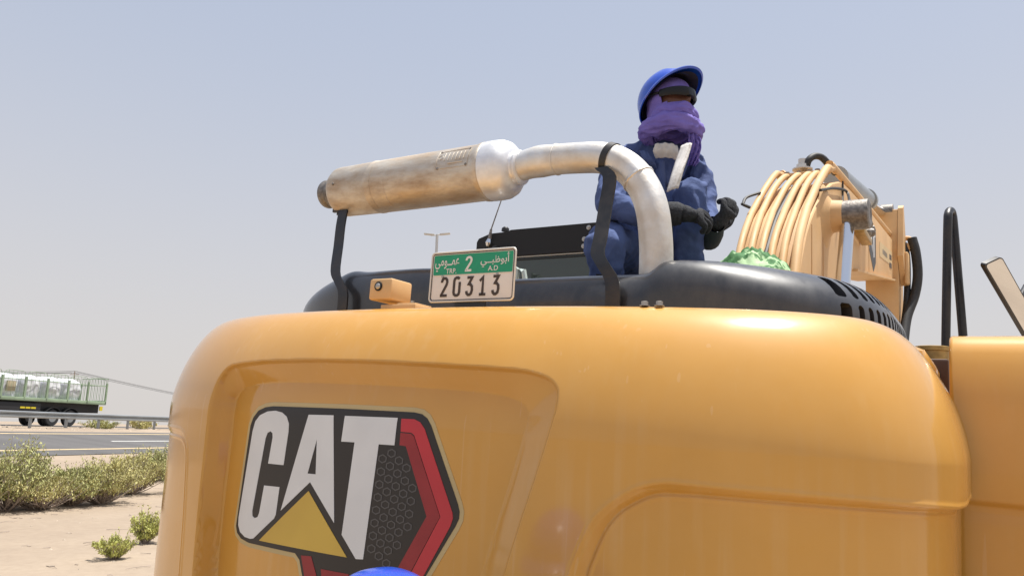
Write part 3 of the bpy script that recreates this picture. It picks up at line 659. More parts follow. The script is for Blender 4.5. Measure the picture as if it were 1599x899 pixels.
# embossed maker's panel on the muffler shell: raised frame and ribs
def onm(x,a,r): return (x,YM-r*math.cos(R_(a)),ZM+r*math.sin(R_(a)))
mb=MB()
fr=[(-.30,42),(-.145,42),(-.145,-2),(-.30,-2),(-.30,42)]
P=[]
for (x0,a0),(x1,a1) in zip(fr[:-1],fr[1:]): P+=[onm(x0+(x1-x0)*k/6,a0+(a1-a0)*k/6,.1155) for k in range(6)]
mb.tube(P+[P[0]],.0011,5,False)
for k in range(6):
    x=-.262+k*.019; mb.tube([onm(x,a,.1155) for a in range(14,35,5)],.0012,4,False)
mb.tube([onm(-.24+k*.012,7,.1155) for k in range(7)],.0012,4,False)
mb.tube([onm(-.283+.010*math.cos(R_(u)),24+5.5*math.sin(R_(u)),.1155) for u in range(0,361,30)],.0012,4,False)
part(mb,'embossed_panel','muffler',mu)
mb=MB()
for x,a in((-.29,-1),(-.15,0),(-.29,41),(-.15,41),(-.875,0),(-.118,-8)): mb.lathe([(0,.006),(.0025,.0055),(.004,.003)],onm(x,a,.114),(0,-math.cos(R_(a)),math.sin(R_(a))),10)
part(mb,'rivets','oldsteel',mu)
mb=MB(); mb.tube([onm(-.58,a,.1148) for a in range(-8,-75,-6)],.0016,5,False); mb.tube([onm(-.66,a,.1148) for a in range(30,-75,-6)],.0018,5,False)
part(mb,'weld_seam','muffler',mu)
pth=[(.03,YM,ZM+.004),(.10,YM,ZM+.012),(.18,YM,ZM+.012),(.28,YM,ZM+.006),(.38,YM,ZM-.006),(.455,YM,ZM-.035),(.515,YM,ZM-.085),(.560,YM,ZM-.150),(.588,YM,ZM-.225),(.602,YM,ZM-.31),(.608,YM,ZM-.40),(.610,YM,.05)]
pp=cat_rom(pth,6)
rr=[.0575+ (.004*math.exp(-((k-8)/3.)**2)) for k in range(len(pp))]
pipe=part(MB().tube(pp,rr,48,False),'exhaust_pipe','alum')
def ringp(k,r0,w_,n=40,rag=.0):
    c=np.array(pp[k]); t=np.array(pp[k+1])-np.array(pp[k-1]); t/=np.linalg.norm(t); return c,t
c,t=ringp(13,0,0); part(MB().lathe([(-.003,.0585),(-.001,.0606),(.003,.0606),(.005,.0585)],c,t,48,caps=False),'weld_seam','alum',pipe)
c,t=ringp(38,0,0)
V=[];F=[]
for i in range(60):
    a=2*math.pi*i/60; N=np.array([0,1.,0]); B=np.cross(t,N)
    for j,(h,r) in enumerate(((-.006,.0575),(-.002,.0605+.001*random.random()),(.003,.0605+.001*random.random()),(.006,.0575))):
        V.append(c+t*(h+.002*random.uniform(-1,1))+(N*math.cos(a)+B*math.sin(a))*r)
for i in range(60):
    for j in range(3): F.append((i*4+j,((i+1)%60)*4+j,((i+1)%60)*4+j+1,i*4+j+1))
mk('weld_seam',np.array(V)+np.array(SH),F,'alum',pipe)
c,t=ringp(27,0,0)
part(MB().lathe([(-.0125,.0575),(-.0125,.0625),(.0125,.0625),(.0125,.0575)],c,t,48,caps=False),'clamp','black_metal',pipe)
cR=c
# straps
s1=part(MB().strip(cat_rom([(cR[0]-.012,.70,cR[2]-.045),(.450,.685,cR[2]-.09),(.452,.66,.42),(.458,.62,.30),(.462,.595,.235),(.492,.58,.19),(.524,.575,.145),(.535,.57,.10),(.536,.57,.0)],4),(1,0,0),.050,.008),'strap','black_metal',angle=25)
part(MB().lathe([(0,.013),(.006,.013),(.008,.009)],(.452,.690,cR[2]-.086),(0,-1,.15),6),'bolt','black_metal',s1)
part(MB().box((.475,.52,-.01),(.575,.575,.008)),'foot','brown_paint',s1)
s2=part(MB().strip(cat_rom([(-.858,.70,ZM-.105),(-.850,.685,.46),(-.825,.66,.36),(-.775,.61,.235),(-.725,.59,.18),(-.69,.58,.145),(-.677,.575,.10),(-.677,.575,.0)],4),(1,0,0),.052,.008),'strap','black_metal',angle=25)
mb=MB(); mb.tube([(-.905,.72,.585),(-.905,.72,.52)],.011,10); mb.tube([(-.872,.72,.575),(-.872,.72,.525)],.009,8); mb.box((-.93,.70,.530),(-.84,.716,.556),.004)
part(mb,'clamp','black_metal',s2)
c=onm(-.95,0,0); part(MB().lathe([(-.012,.0585),(-.012,.0625),(.012,.0625),(.012,.0585)],(-.945,YM,ZM),(1,0,0),40,caps=False),'clamp_ring','oldsteel',s2)

# rear camera housing
rc=part(MB().box((-.262,.285,.046),(-.160,.395,.120),.008),'rear_camera','yellow_boom',angle=30)
part(MB().box((-.215,.30,-.004),(-.06,.385,.030),.003),'mounting_base','yellow_boom',rc)
part(MB().box((-.15,.31,.030),(-.07,.40,.036),.002),'bracket_plate','yellow_boom',rc)
part(MB().lathe([(0,.0165),(.005,.0165),(.006,.0125)],(-.218,.286,.092),(0,-1,0),24),'lens_ring','black_matte',rc)
part(MB().lathe([(0,.0115),(.003,.010),(.006,.004)],(-.218,.2815,.092),(0,-1,0),24),'lens','bolt',rc)
part(MB().lathe([(0,.007),(.01,.007)],(-.10,.33,.036),(0,0,1),6),'bolt','bolt',rc)
for x,y in((.775,.262),(.815,.267)):
    bl=part(MB().lathe([(0,.014),(.002,.014),(.0025,.0095),(.012,.0095),(.013,.007)],(x,y,-.001),(0,0,1),6),'bolt','bolt')

# number plate
PX0,PX1,PZ0,PZ1,PY=-.002,.327,.034,.198,.30
PR=Matrix.Identity(3)
def pl(x,z,y): return (x,PY+y,z)
plate=part(MB().prism(rrect(PX0,PZ0,PX1,PZ1,.012),pl,0,.004),'number_plate','plate_white',angle=30)
rim=MB(); o_=rrect(PX0,PZ0,PX1,PZ1,.012); 
rim.tube([pl(a,b_,-.001) for a,b_ in o_]+[pl(*o_[0],-.001)],.0032,6,False); part(rim,'rim','plate_rim',plate)
rim=MB(); o_=rrect(PX0+.005,PZ0+.005,PX1-.005,PZ1-.005,.009)
rim.tube([pl(a,b_,-.0012) for a,b_ in o_]+[pl(*o_[0],-.0012)],.0013,5,False); part(rim,'inner_line','plate_ink',plate)
GZ=.122
part(MB().prism(rrect(PX0+.008,GZ,PX1-.008,PZ1-.008,.006),pl,-.0008,.001),'green_panel','plate_green',plate,angle=30)
mb=MB(); o_=rrect(PX0+.0075,GZ-.0005,PX1-.0075,PZ1-.0075,.006); mb.tube([pl(a,b_,-.001) for a,b_ in o_]+[pl(*o_[0],-.001)],.0011,5,False); part(mb,'panel_line','plate_rim',plate)
for x in(.046,.262): part(MB().lathe([(0,.005),(.0025,.004)],pl(x,GZ-.004,-.0005),(0,-1,0),12),'screw','bolt',plate)
def ribbon(mb,P,wd,y0,y1,ox=0,oz=0,sx=1,sz=1):
    P=[np.array(p,float)*np.array([sx,sz]) for p in P]; n=len(P); Lf=[];Rg=[]
    for i in range(n):
        e1=P[i]-P[i-1] if i>0 else P[1]-P[0]; e2=P[i+1]-P[i] if i<n-1 else e1
        e1=e1/np.linalg.norm(e1); e2=e2/np.linalg.norm(e2); n1=np.array([-e1[1],e1[0]]); n2=np.array([-e2[1],e2[0]]); m_=n1+n2; m_/=np.linalg.norm(m_); k=wd/2/max(.55,m_@n1)
        Lf.append(P[i]+m_*k); Rg.append(P[i]-m_*k)
    V=[];F=[]
    for i in range(n):
        for q in (Lf[i],Rg[i]):
            V.append(pl(ox+q[0],oz+q[1],y0)); V.append(pl(ox+q[0],oz+q[1],y1))
    for i in range(n-1):
        a=i*4; F+=[(a,a+2,a+6,a+4),(a,a+4,a+5,a+1),(a+2,a+3,a+7,a+6)]
    F+=[(0,1,3,2),(4*n-4,4*n-2,4*n-1,4*n-3)]
    mb.add(V,F)
D={'2':[[(.06,.74),(.06,.80),(.12,.92),(.24,.97),(.36,.96),(.46,.88),(.49,.76),(.45,.62),(.06,.06),(.06,.04),(.52,.04)]],
   '0':[[(.05,.28),(.05,.80),(.10,.92),(.22,.97),(.36,.97),(.46,.90)],[(.50,.74),(.50,.20),(.45,.08),(.34,.03),(.20,.03),(.09,.09),(.05,.20),(.05,.30)]],
   '3':[[(.08,.95),(.46,.95),(.22,.60),(.36,.58),(.47,.48),(.49,.30),(.44,.12),(.32,.04),(.20,.04),(.09,.12),(.06,.24)]],
   '1':[[(.06,.74),(.30,.94),(.30,.04)],[(.06,.04),(.54,.04)]]}
DH=.062; DW=.050
for i,ch in enumerate('20313'):
    mb=MB()
    for st in D[ch]: ribbon(mb,st,.0088,-.0016,.001,ox=.043+i*.0505,oz=PZ0+.0175,sx=DW*1.0,sz=DH)
    part(mb,'digit','plate_ink',plate,smooth=False)
mb=MB()
for st in D['2']: ribbon(mb,st,.0075,-.0018,0,ox=.137,oz=GZ+.010,sx=.046,sz=.047)
part(mb,'digit','plate_white',plate,smooth=False)
def text(name,body,x,z,hgt,wid=None,m='plate_white',bold=.0):
    c=bpy.data.curves.new('t','FONT'); c.body=body; c.size=1; c.offset=bold; o=bpy.data.objects.new('t',c); COL.objects.link(o); bpy.context.view_layer.update()
    me=bpy.data.meshes.new_from_object(o.evaluated_get(bpy.context.evaluated_depsgraph_get())); co=np.array([v.co[:] for v in me.vertices]); F=[tuple(p.vertices) for p in me.polygons]
    bpy.data.objects.remove(o)
    mn,mx=co.min(0),co.max(0); sc=hgt/(mx[1]-mn[1]); sx=(wid/(mx[0]-mn[0])) if wid else sc
    V=[(x+(a-mn[0])*sx,PY-.0019,z+(b_-mn[1])*sc+HL) for a,b_,_ in co]
    return mk(name,V,F,m,plate,smooth=False)
text('arabic_word','\uFEF2\uFEE3\uFEEE\u0640\u0640\uFEE4\uFECB',  .013,GZ+.012,.042,.098,bold=.012)
text('arabic_word','\uFEF2\u0640\u0640\uFE92\uFEC7\uFEEE\uFE91\uFE83',.196,GZ+.019,.045,.112,bold=.012)
text('letters','TRP.',.060,GZ+.004,.017,.042,bold=.012)
text('letters','A.D',.226,GZ+.007,.016,.038,bold=.012)
part(MB().box((.10,.304,.0),(.22,.31,.07)),'plate_bracket','black_metal',plate)
# ------------------------------------------------------------------ cab
cabp=part(MB().box((-1.46,2.62,-1.0),(-.46,4.3,.915),.05),'cab','black_metal')
part(MB().prism([(-1.47,.60),(-1.47,.86),(-1.455,.885),(-1.36,.915),(-1.22,.918),(-1.19,.929),(-.47,.929),(-.45,.91),(-.45,.60)],lambda a,b_,t:(a,t,b_ if b_>.65 else .745),2.585,2.66),'roof_panel','black_matte',cabp,smooth=False)
part(MB().box((-1.46,2.600,.735),(-.46,2.63,.742)),'window_seal','galv_pale',cabp)
part(MB().box((-1.40,2.606,.16),(-.52,2.616,.728)),'rear_window','glass',cabp)
part(MB().box((-1.46,2.60,.715),(-.46,2.622,.722)),'window_seal','black_matte',cabp)
for (x,z) in((-0.6211,0.8241),(-0.6232,0.7777),(-0.5929,0.8984)):
    part(MB().lathe([(0,.016),(.004,.016),(.0045,.008),(.012,.008),(.013,.004)],(x,2.584,z),(0,-1,0),12),'bolt','bolt',cabp)
part(MB().lathe([(0,.028),(.02,.026),(.03,.015)],(-1.2593, 2.62, 0.9332),(0,0,1),12),'vent_cap','black_metal',cabp)
a0=(-1.3514, 2.56, 0.8433); a1=(-1.3379, 2.56, 0.9384); a2=(-1.2692, 2.56, 1.1439)
an=part(MB().lathe([(-.03,.0),(-.025,.014),(0,.024),(.02,.016),(.03,.012)],a0,np.array(a1)-np.array(a0),14),'antenna_base','chrome',cabp)
mb=MB().tube([a0,a1],[.016,.008],8); mb.tube([a1,a2,tuple(np.array(a2)+(np.array(a2)-np.array(a1))*.5)],[.005,.004,.003],6); part(mb,'antenna','oldsteel',cabp)
mb=MB(); 
for dx in(.0,.06,.11): mb.box((a0[0]+.06+dx-.018,2.54,a0[2]-.09),(a0[0]+.06+dx+.018,2.58,a0[2]-.03-dx*.2),.006)
part(mb,'antenna_clamp','black_metal',cabp)
P=[(-1.0673, 2.5, 0.5584),(-1.0634, 2.5, 0.6403),(-1.0119, 2.5, 0.6163),(-0.9977, 2.5, 0.5556)]
part(MB().tube(P,.018,8),'grab_bar','mint',cabp)

# ------------------------------------------------------------------ boom, cylinders, hydraulic lines, stick
BX0,BX1=.03,.50
prof=[(3.15,-.55),(3.35,.30),(3.55,.68),(3.655,.858),(3.815,1.077),(3.96,1.21),(4.131,1.339),(4.48,1.573),(4.858,1.757),(5.228,1.881),(5.5,1.94),(5.864,1.988),(7.449,2.164),(9.55,2.355),(9.75,2.25),(9.80,2.05),(9.742,1.86),(9.55,1.80),(5.974,1.238),(5.2,.98),(4.6,.55),(4.2,.0),(3.9,-.6),(3.5,-.8)]
bm=bmesh.new(); vs0=[bm.verts.new((BX0,a,b_+HL)) for a,b_ in prof]; vs1=[bm.verts.new((BX1,a,b_+HL)) for a,b_ in prof]
f0=bm.faces.new(vs0); f1=bm.faces.new(vs1[::-1]); n=len(prof)
for i in range(n): bm.faces.new((vs0[(i+1)%n],vs0[i],vs1[i],vs1[(i+1)%n]))
bmesh.ops.recalc_face_normals(bm,faces=bm.faces)
bmesh.ops.bevel(bm,geom=[e for e in bm.edges if abs(e.verts[0].co.x-e.verts[1].co.x)<1e-6],offset=.022,segments=3,affect='EDGES',profile=.6)
bm.verts.index_update(); boom=mk('boom',[v.co[:] for v in bm.verts],[tuple(v.index for v in f.verts) for f in bm.faces],'yellow_boom',EX,angle=25); bm.free()
# welded side plate seams and flange strips
part(MB().strip([(BX1+.012,a,b_-.012) for a,b_ in ((5.974,1.245),(7.8,1.532),(9.60,1.812))],(1,0,0),.05,.022),'lower_flange','yellow_boom',boom)
for yy,za_,zb_ in((3.98,.2,1.18),(4.42,.5,1.50),(7.05,1.42,2.10)): part(MB().box((BX1-.002,yy-.006,za_),(BX1+.005,yy+.006,zb_)),'weld_seam','yellow_boom',boom)
bs=MB(); bs.lathe([(0,.26),(.01,.25),(.03,.17),(.06,.13),(.14,.12)],(BX1-.01,4.56,1.385),(1,0,0),32); part(bs,'pin_boss','yellow_boom',boom)
part(MB().lathe([(0,.10),(.01,.118),(.02,.118),(.21,.118),(.22,.10),(.222,.07),(.215,.06)],(BX1+.10,4.56,1.385),(1,0,0),28),'pin_collar','oldsteel',boom)
lc=part(MB().tube([(.66,4.56,1.385),(.66,4.36,.95),(.66,4.05,.25)],.052,24),'lift_cylinder','chrome')
part(MB().tube([(.66,4.08,.32),(.66,3.75,-.5)],.085,24),'barrel','yellow_boom',lc)
part(MB().tube(cat_rom([(0.52, 4.208, 1.5025),(0.52, 4.8249, 1.6989),(0.53, 5.3904, 1.8343),(0.6, 5.079, 1.6291),(0.66, 4.6899, 1.4684)],5),.012,6),'grease_line','rubber',boom)
part(MB().tube([(0.51, 5.3168, 1.9098),(0.51, 5.3121, 1.8078),(0.55, 5.0424, 1.6126)],.008,6),'grease_line','rubber',boom)
mb=MB(); 
c0=np.array((0.56, 6.139, 1.6032)); mb.box(c0-np.array([.05,.26,.03]),c0+np.array([.05,.30,.03]),.01); part(mb,'line_bracket','brass',boom)
mb=MB(); c1=np.array((0.56, 6.5634, 1.7845))
for k in range(5): mb.lathe([(-.05,.03),(-.02,.045),(.03,.045),(.05,.028)],c1+np.array([random.uniform(-.03,.05),-.15+k*.10,random.uniform(-.05,.05)]),(1,0,.3),10)
part(mb,'line_fittings','oldsteel',boom)
# six steel lines over the back of the boom
XB=[.078,.158,.233,.305,.385,.472]; 
XK=[.045,.122,.206,.292,.370,.450]
XT=[.050,.120,.220,.305,.370,.462]
for i in range(6):
    P=[(XB[i]+.02,3.36,.42),(XB[i],3.66,.96),(XK[i]+.004,4.02,1.29),(XK[i],4.07,1.325),(XT[i]*.5+XK[i]*.5,4.44,1.62),(XT[i],4.80,1.83 if 0<i<5 else 1.865)]
    if i in(0,5): P+=[(XT[i],4.93,1.905),(XT[i]+.0,5.08,1.955),(XT[i],5.3,2.00),(XT[i],9.4,2.425)] if i==5 else [(XT[i],4.93,1.905),(XT[i],5.1,1.95),(XT[i],5.4,2.0),(XT[i],9.3,2.40)]
    else: P+=[(XT[i]+.01,4.95,1.875),(XT[i]+.02,5.15,1.93)]
    if i==5: P+=[(XT[i],9.75,2.44),(XT[i]+.06,9.9,2.44),(XT[i]+.20,9.9,2.45),(XT[i]+.24,9.92,2.38)]
    part(MB().tube(cat_rom(P,4),.027 if i<5 else .033,12),'hydraulic_line','yellow_boom',boom)
part(MB().tube(cat_rom([(.268,3.5,.75),(.265,3.68,.97),(.25,4.05,1.30),(.262,4.6,1.69),(.27,5.0,1.86)],4),.018,8),'hose','rubber',boom)
part(MB().box((.03,4.885,1.868),(.47,4.955,1.893),.004),'line_clamp','yellow_boom',boom)
for x in XT: part(MB().lathe([(0,.022),(.02,.022),(.022,.012)],(x,4.92,1.893),(0,0,1),6),'clamp_bolt','oldsteel',boom)
mb=MB(); mb.lathe([(0,.085),(.012,.085),(.014,.05),(.05,.05),(.055,.035),(.10,.035)],(0.2319, 5.0, 1.9447),(0,0,1),16); mb.tube([(0.2158, 5.0, 1.9936),(0.2318, 5.0, 2.0326),(0.2584, 5.0, 2.035)],.022,8); part(mb,'valve_fitting','galv_pale',boom)
part(MB().tube(cat_rom([(0.2638, 5.0, 1.9641),(0.285, 5.0, 2.0316),(0.3233, 5.05, 2.0783),(0.3724, 5.1, 2.0766),(0.4163, 5.15, 2.0284),(0.4495, 5.3, 1.989)],5),.030,12),'hose','rubber',boom)
part(MB().tube(cat_rom([(.045,4.02,1.36),(.0,3.98,1.38),(-.03,4.1,1.42),(-.03,4.2,1.50),(.05,4.3,1.56)],4),.012,6),'hose','rubber',boom)
# decals on the boom side
part(MB().prism([(6.822,1.95),(7.669,2.02),(7.625,1.64),(7.42,1.50),(7.191,1.63),(6.93,1.76)],lambda a,b_,t:(t,a,b_),BX1+.0015,BX1+.003),'logo_plate','logo_black',boom,smooth=False)
for k,(poly) in enumerate(([(6.88,1.935),(7.02,1.948),(7.06,1.89),(7.0,1.885),(7.02,1.80),(7.10,1.80),(7.06,1.76),(6.96,1.76)],[(7.16,1.955),(7.28,1.965),(7.36,1.70),(7.24,1.80),(7.12,1.77)],[(7.34,1.97),(7.60,1.99),(7.60,1.93),(7.52,1.92),(7.50,1.68),(7.43,1.66),(7.42,1.92),(7.34,1.915)])):
    part(MB().prism(poly,lambda a,b_,t:(t,a,b_),BX1+.003,BX1+.0042),'letter','logo_silver',boom,smooth=False)
part(MB().prism([(8.021,1.985),(9.349,2.14),(9.314,1.95),(7.997,1.80)],lambda a,b_,t:(t,a,b_),BX1+.0015,BX1+.003),'warning_label','paint_yellow',boom,smooth=False)
for k in range(4): part(MB().prism([(8.3+k*.13,1.955+k*.012),(8.38+k*.13,1.962+k*.012),(8.38+k*.13,1.90+k*.012),(8.3+k*.13,1.893+k*.012)],lambda a,b_,t:(t,a,b_),BX1+.003,BX1+.004),'label_mark','logo_grey',boom,smooth=False)
for a,b_ in((9.03,2.05),(9.03,1.94)): part(MB().prism([(a,b_),(a+.25,b_+.03),(a+.25,b_-.04),(a,b_-.07)],lambda a,b_,t:(t,a,b_),BX1+.003,BX1+.004),'label_mark','logo_grey',boom,smooth=False)
# stick cylinder on top
sc_=part(MB().tube([(.36,5.9,2.14),(.36,8.0,2.50)],.115,24),'stick_cylinder','galv')
part(MB().lathe([(0,.115),(0,.135),(.12,.135),(.12,.10)],(.36,7.92,2.486),(0,1,.171),24),'gland','galv',sc_)
part(MB().tube([(.36,8.0,2.50),(.36,9.6,2.77)],.06,18),'rod','chrome',sc_)
part(MB().lathe([(-.14,.11),(.14,.11)],(.36,9.65,2.78),(1,0,0),18),'rod_eye','oldsteel',sc_)
st=part(MB().prism([(9.55,2.78),(9.75,2.84),(9.95,2.65),(10.15,2.2),(10.1,1.5),(9.95,.2),(9.7,-1.2),(9.45,-1.2),(9.42,.2),(9.5,1.5),(9.45,2.2)],lambda a,b_,t:(t,a,b_),.16,.56),'stick','yellow_boom',smooth=False)
part(MB().prism([(9.55,2.80),(9.65,2.86),(9.80,2.55),(9.95,2.1),(9.75,1.75),(9.4,2.1)],lambda a,b_,t:(t,a,b_),.565,.63),'stick_ear','yellow_boom',st,smooth=False)
part(MB().box((.62,9.6,1.75),(.68,9.85,2.2),.03),'stick_guard','yellow_boom',st)
part(MB().box((.52,9.78,2.26),(.76,9.92,2.36),.02),'hose_manifold','yellow_boom',st)
part(MB().tube(cat_rom([(0.7106, 9.8, 2.4238),(0.7531, 9.8, 2.2128),(0.7697, 9.8, 1.8983),(0.7289, 9.75, 1.6072),(0.6427, 9.6, 1.2889),(0.6071, 9.4, 0.8881)],6),.062,12),'hose','rubber',st)
part(MB().tube(cat_rom([(0.6069, 9.8, 2.358),(0.6429, 9.8, 2.1741),(0.6438, 9.8, 1.8142),(0.6295, 9.7, 1.4433),(0.5849, 9.5, 0.984)],6),.042,10),'hose','rubber',st)

# ------------------------------------------------------------------ right side: opened door, handrail, mirror, tank with filler cap
X0,X1=1.447,2.5
pr=[(1.55,.030),(1.45,.046),(1.38,.049),(1.335,.047),(1.30,.040),(1.275,.028),(1.255,.008),(1.24,-.02),(1.226,-.06),(1.212,-.11),(1.200,-.17),(1.190,-.24),(1.184,-.32),(1.181,-.40),(1.181,-.475),(1.186,-.487),(1.198,-.495),(1.204,-.508),(1.201,-.522),(1.204,-.6),(1.208,-.8),(1.215,-1.0)]
V=[];F=[];xs=[X0+.012*(1-math.cos(R_(a))) for a in range(0,91,15)]+list(np.linspace(X0+.05,X1,12)); ys_=[.012*(1-math.sin(R_(a))) for a in range(0,91,15)]+[0]*12
for x,dy in zip(xs,ys_):
    for (yy,zz) in pr: V.append((x,yy+dy,zz-(dy*.6 if zz>0 else 0)))
m_=len(pr)
for i in range(len(xs)-1):
    for j in range(m_-1): F.append((i*m_+j,i*m_+j+1,(i+1)*m_+j+1,(i+1)*m_+j))
nb=len(V); V+=[(X0,1.55,.02),(X0,1.55,-1.0),(X1,1.55,-1.0),(X1,1.55,.02)]
F+=[tuple([i for i in range(m_)][::-1])+(nb,nb+1)][:0]+[(nb,nb+1,nb+2,nb+3)]
F.append(tuple(range(m_))+(nb+1,))
part(MB().add(V,F),'side_door','yellow',angle=40,label='opened side door panel beyond the counterweight')
P=[(1.3767, 2.6, -0.0367),(1.3824, 2.6, 0.182),(1.3989, 2.6, 0.5985),(1.4064, 2.6, 0.7787),(1.4095, 2.62, 0.8235),(1.4169, 2.66, 0.8468),(1.4235, 2.7, 0.8366),(1.4297, 2.7, 0.7517),(1.4513, 2.7, 0.2419),(1.4589, 2.7, 0.0355)]
part(MB().tube(cat_rom(P,5),.020,14),'handrail','black_metal')
part(MB().box((1.0,1.62,-1.0),(1.432,2.18,-.004),.01),'hinge_panel','brown_paint')
tk=part(MB().box((.95,2.2,-1.0),(1.40,3.2,.030),.02),'fuel_tank','brown_paint')
part(MB().lathe([(0,.075),(.05,.075),(.052,.085),(.07,.085),(.074,.07)],(1.3361, 2.35, 0.0456),(0,0,1),24),'filler_neck','brass',tk)
part(MB().lathe([(0,.018),(.03,.016),(.035,.008)],(1.3397, 2.35, 0.0842),(0,0,1),10),'filler_knob','black_metal',tk)
part(MB().box(np.array((1.3058, 2.35, 0.0867))-np.array([.03,.03,.03]),np.array((1.3058, 2.35, 0.0867))+np.array([.03,.03,.035]),.006),'breather','black_metal',tk)
Q=[np.array((1.5491, 2.4169, 0.5112)),np.array((1.6217, 2.5119, 0.5669)),np.array((1.8484, 3.2485, 0.225)),np.array((1.764, 3.1461, 0.1695))]
def mirror_shape(off,sc):
    c=sum(Q)/4; u=(Q[1]-Q[0]); v=(Q[3]-Q[0]); n_=np.cross(u,v); n_/=np.linalg.norm(n_); n_=n_ if n_[1]>0 else -n_
    lu,lv=np.linalg.norm(u),np.linalg.norm(v); return c,u/lu,v/lv,n_,lu*sc,lv*sc
c,u,v,n_,lu,lv=mirror_shape(0,1)
fr_=rrect(-lu/2,-lv/2,lu/2,lv/2,.025); mi=part(MB().prism(fr_,lambda a,b_,t:c+u*a+v*b_+n_*t,0,.022),'mirror','black_metal',angle=30)
part(MB().prism(rrect(-lu/2+.008,-lv/2+.008,lu/2-.008,lv/2-.008,.02),lambda a,b_,t:c+u*a+v*b_+n_*t,-.002,.002),'mirror_glass','mirror',mi,smooth=False)
part(MB().tube([c+n_*.03+u*.02,c+n_*.12+u*.25,c+n_*.15+u*.6+v*.1],.014,10),'mirror_arm','black_metal',mi)
part(MB().tube([c+n_*.15+u*.6+v*.1-np.array([0,0,.0]),np.array([1.9,3.3,-.6]),np.array([1.35,3.2,-.9])],.018,10),'mirror_post','black_metal',mi)

# ------------------------------------------------------------------ undercarriage
part(MB().box((-.95,1.9,-1.7),(.95,4.3,-1.15),.05),'carbody','black_metal')
for sx in(-1,1):
    xc=sx*1.39; r=.47; y0,y1=1.08,5.1; zc=-HL+.51
    path=[(y0-r*math.sin(R_(a)),zc+r*math.cos(R_(a))) for a in range(0,181,12)]+[(y1+r*math.sin(R_(a)),zc-r*math.cos(R_(a))) for a in range(0,181,12)]
    tr=part(MB().prism(path,lambda a,b_,t:(t,a,b_),xc-.12,xc+.12),'track','black_metal',angle=30)
    # shoes
    P=np.array(path+[path[0]]); l=np.r_[0,np.cumsum(np.linalg.norm(np.diff(P,axis=0),axis=1))]; ns_=int(l[-1]/.2); mb=MB()
    for k in range(ns_):
        q=l[-1]*k/ns_; y=np.interp(q,l,P[:,0]); z=np.interp(q,l,P[:,1]); y2=np.interp((q+.02)%l[-1],l,P[:,0]); z2=np.interp((q+.02)%l[-1],l,P[:,1])
        ang=math.atan2(z2-z,y2-y); mb.box((xc-.3,y-.092,z-.018),(xc+.3,y+.092,z+.018),.006,Matrix.Rotation(ang,3,'X'),1)
    part(mb,'track_shoes','oldsteel',tr)
EX_DONE=True
# ------------------------------------------------------------------ people
def skin(name,J,E,m,parent,sub=2,fold=0.,seed=0,matfn=None):
    me=bpy.data.meshes.new(name); me.from_pydata([tuple(j[0]) for j in J],E,[]); o=bpy.data.objects.new(name,me); COL.objects.link(o)
    sk=o.modifiers.new('s','SKIN'); sk.use_smooth_shade=True
    for i,j in enumerate(J):
        r=j[1]; r=(r,r) if not hasattr(r,'__len__') else r
        me.skin_vertices[0].data[i].radius=r; me.skin_vertices[0].data[i].use_root=(i==0)
    ss=o.modifiers.new('u','SUBSURF'); ss.levels=sub; ss.render_levels=sub
    bpy.context.view_layer.update(); dg=bpy.context.evaluated_depsgraph_get(); nm=bpy.data.meshes.new_from_object(o.evaluated_get(dg))
    bpy.data.objects.remove(o)
    if fold:
        nm.calc_loop_triangles(); nv=len(nm.vertices); co=np.empty(nv*3,np.float32); nm.vertices.foreach_get('co',co); co=co.reshape(-1,3)
        no=np.array([v.normal[:] for v in nm.vertices])
        def fd(c):
            x,y,z=c; wx=noise.noise((x*6+seed,y*6,z*6))*.10; a_=noise.noise((x*9+seed+wx*9,y*9,z*6.5+x*4)); b_=noise.noise((x*19+seed,y*19+wx*12,z*15-x*7)); e_=noise.noise((x*45,y*45+seed,z*38))
            return (.5-abs(a_)*2.1)*.75+(.4-abs(b_)*1.6)*.5+e_*.16
        d=np.array([fd(c) for c in co.astype(float)])
        co=co+no*(d*fold)[:,None]; nm.vertices.foreach_set('co',co.astype(np.float32).ravel())
    o=bpy.data.objects.new(name,nm); COL.objects.link(o); o.parent=parent; nm.materials.clear()
    for q in (m if isinstance(m,(list,tuple)) else [m]): nm.materials.append(M[q])
    for p in nm.polygons: p.use_smooth=True; p.material_index=matfn(p.center) if matfn else 0
    nm.update(); return o
def hand(name,wr,d,nb,side,curl,m,parent,s=1.):
    # wr wrist, d towards knuckles, nb back-of-hand normal, side = direction of the thumb
    wr=np.array(wr,float); d=np.array(d,float); d/=np.linalg.norm(d); nb=np.array(nb,float); nb-=d*(nb@d); nb/=np.linalg.norm(nb); t=np.cross(nb,d)*side
    J=[(wr,(.030*s,.027*s)),(wr+d*.045*s,(.036*s,.024*s)),(wr+d*.075*s,(.034*s,.02*s))]; E=[(0,1),(1,2)]
    for k,(off,L) in enumerate(((.032,.072),(.011,.080),(-.011,.075),(-.031,.060))):
        b=wr+d*(.088+(-.006 if k in(0,3) else 0))*s+t*off*s; i=len(J); J.append((b,.0125*s)); E.append((2,i)); a=0; p=b; 
        for q,f in enumerate((.45,.32,.23)):
            a+=curl[q]*(1+.12*k); dd=d*math.cos(a)-nb*math.sin(a); p=p+dd*L*f*s; J.append((p,(.0122-.0012*q)*s)); E.append((i+q,i+q+1))
    i=len(J); b=wr+d*.03*s+t*.03*s; J.append((b,.015*s)); E.append((1,i)); dd=d*.62+t*.65-nb*.45; dd/=np.linalg.norm(dd); p=b+dd*.042*s; J.append((p,.0135*s)); E.append((i,i+1))
    dd=d*.8+t*.1-nb*.6; dd/=np.linalg.norm(dd); p=p+dd*.034*s; J.append((p,.0115*s)); E.append((i+1,i+2))
    return skin(name,J,E,m,parent,2)
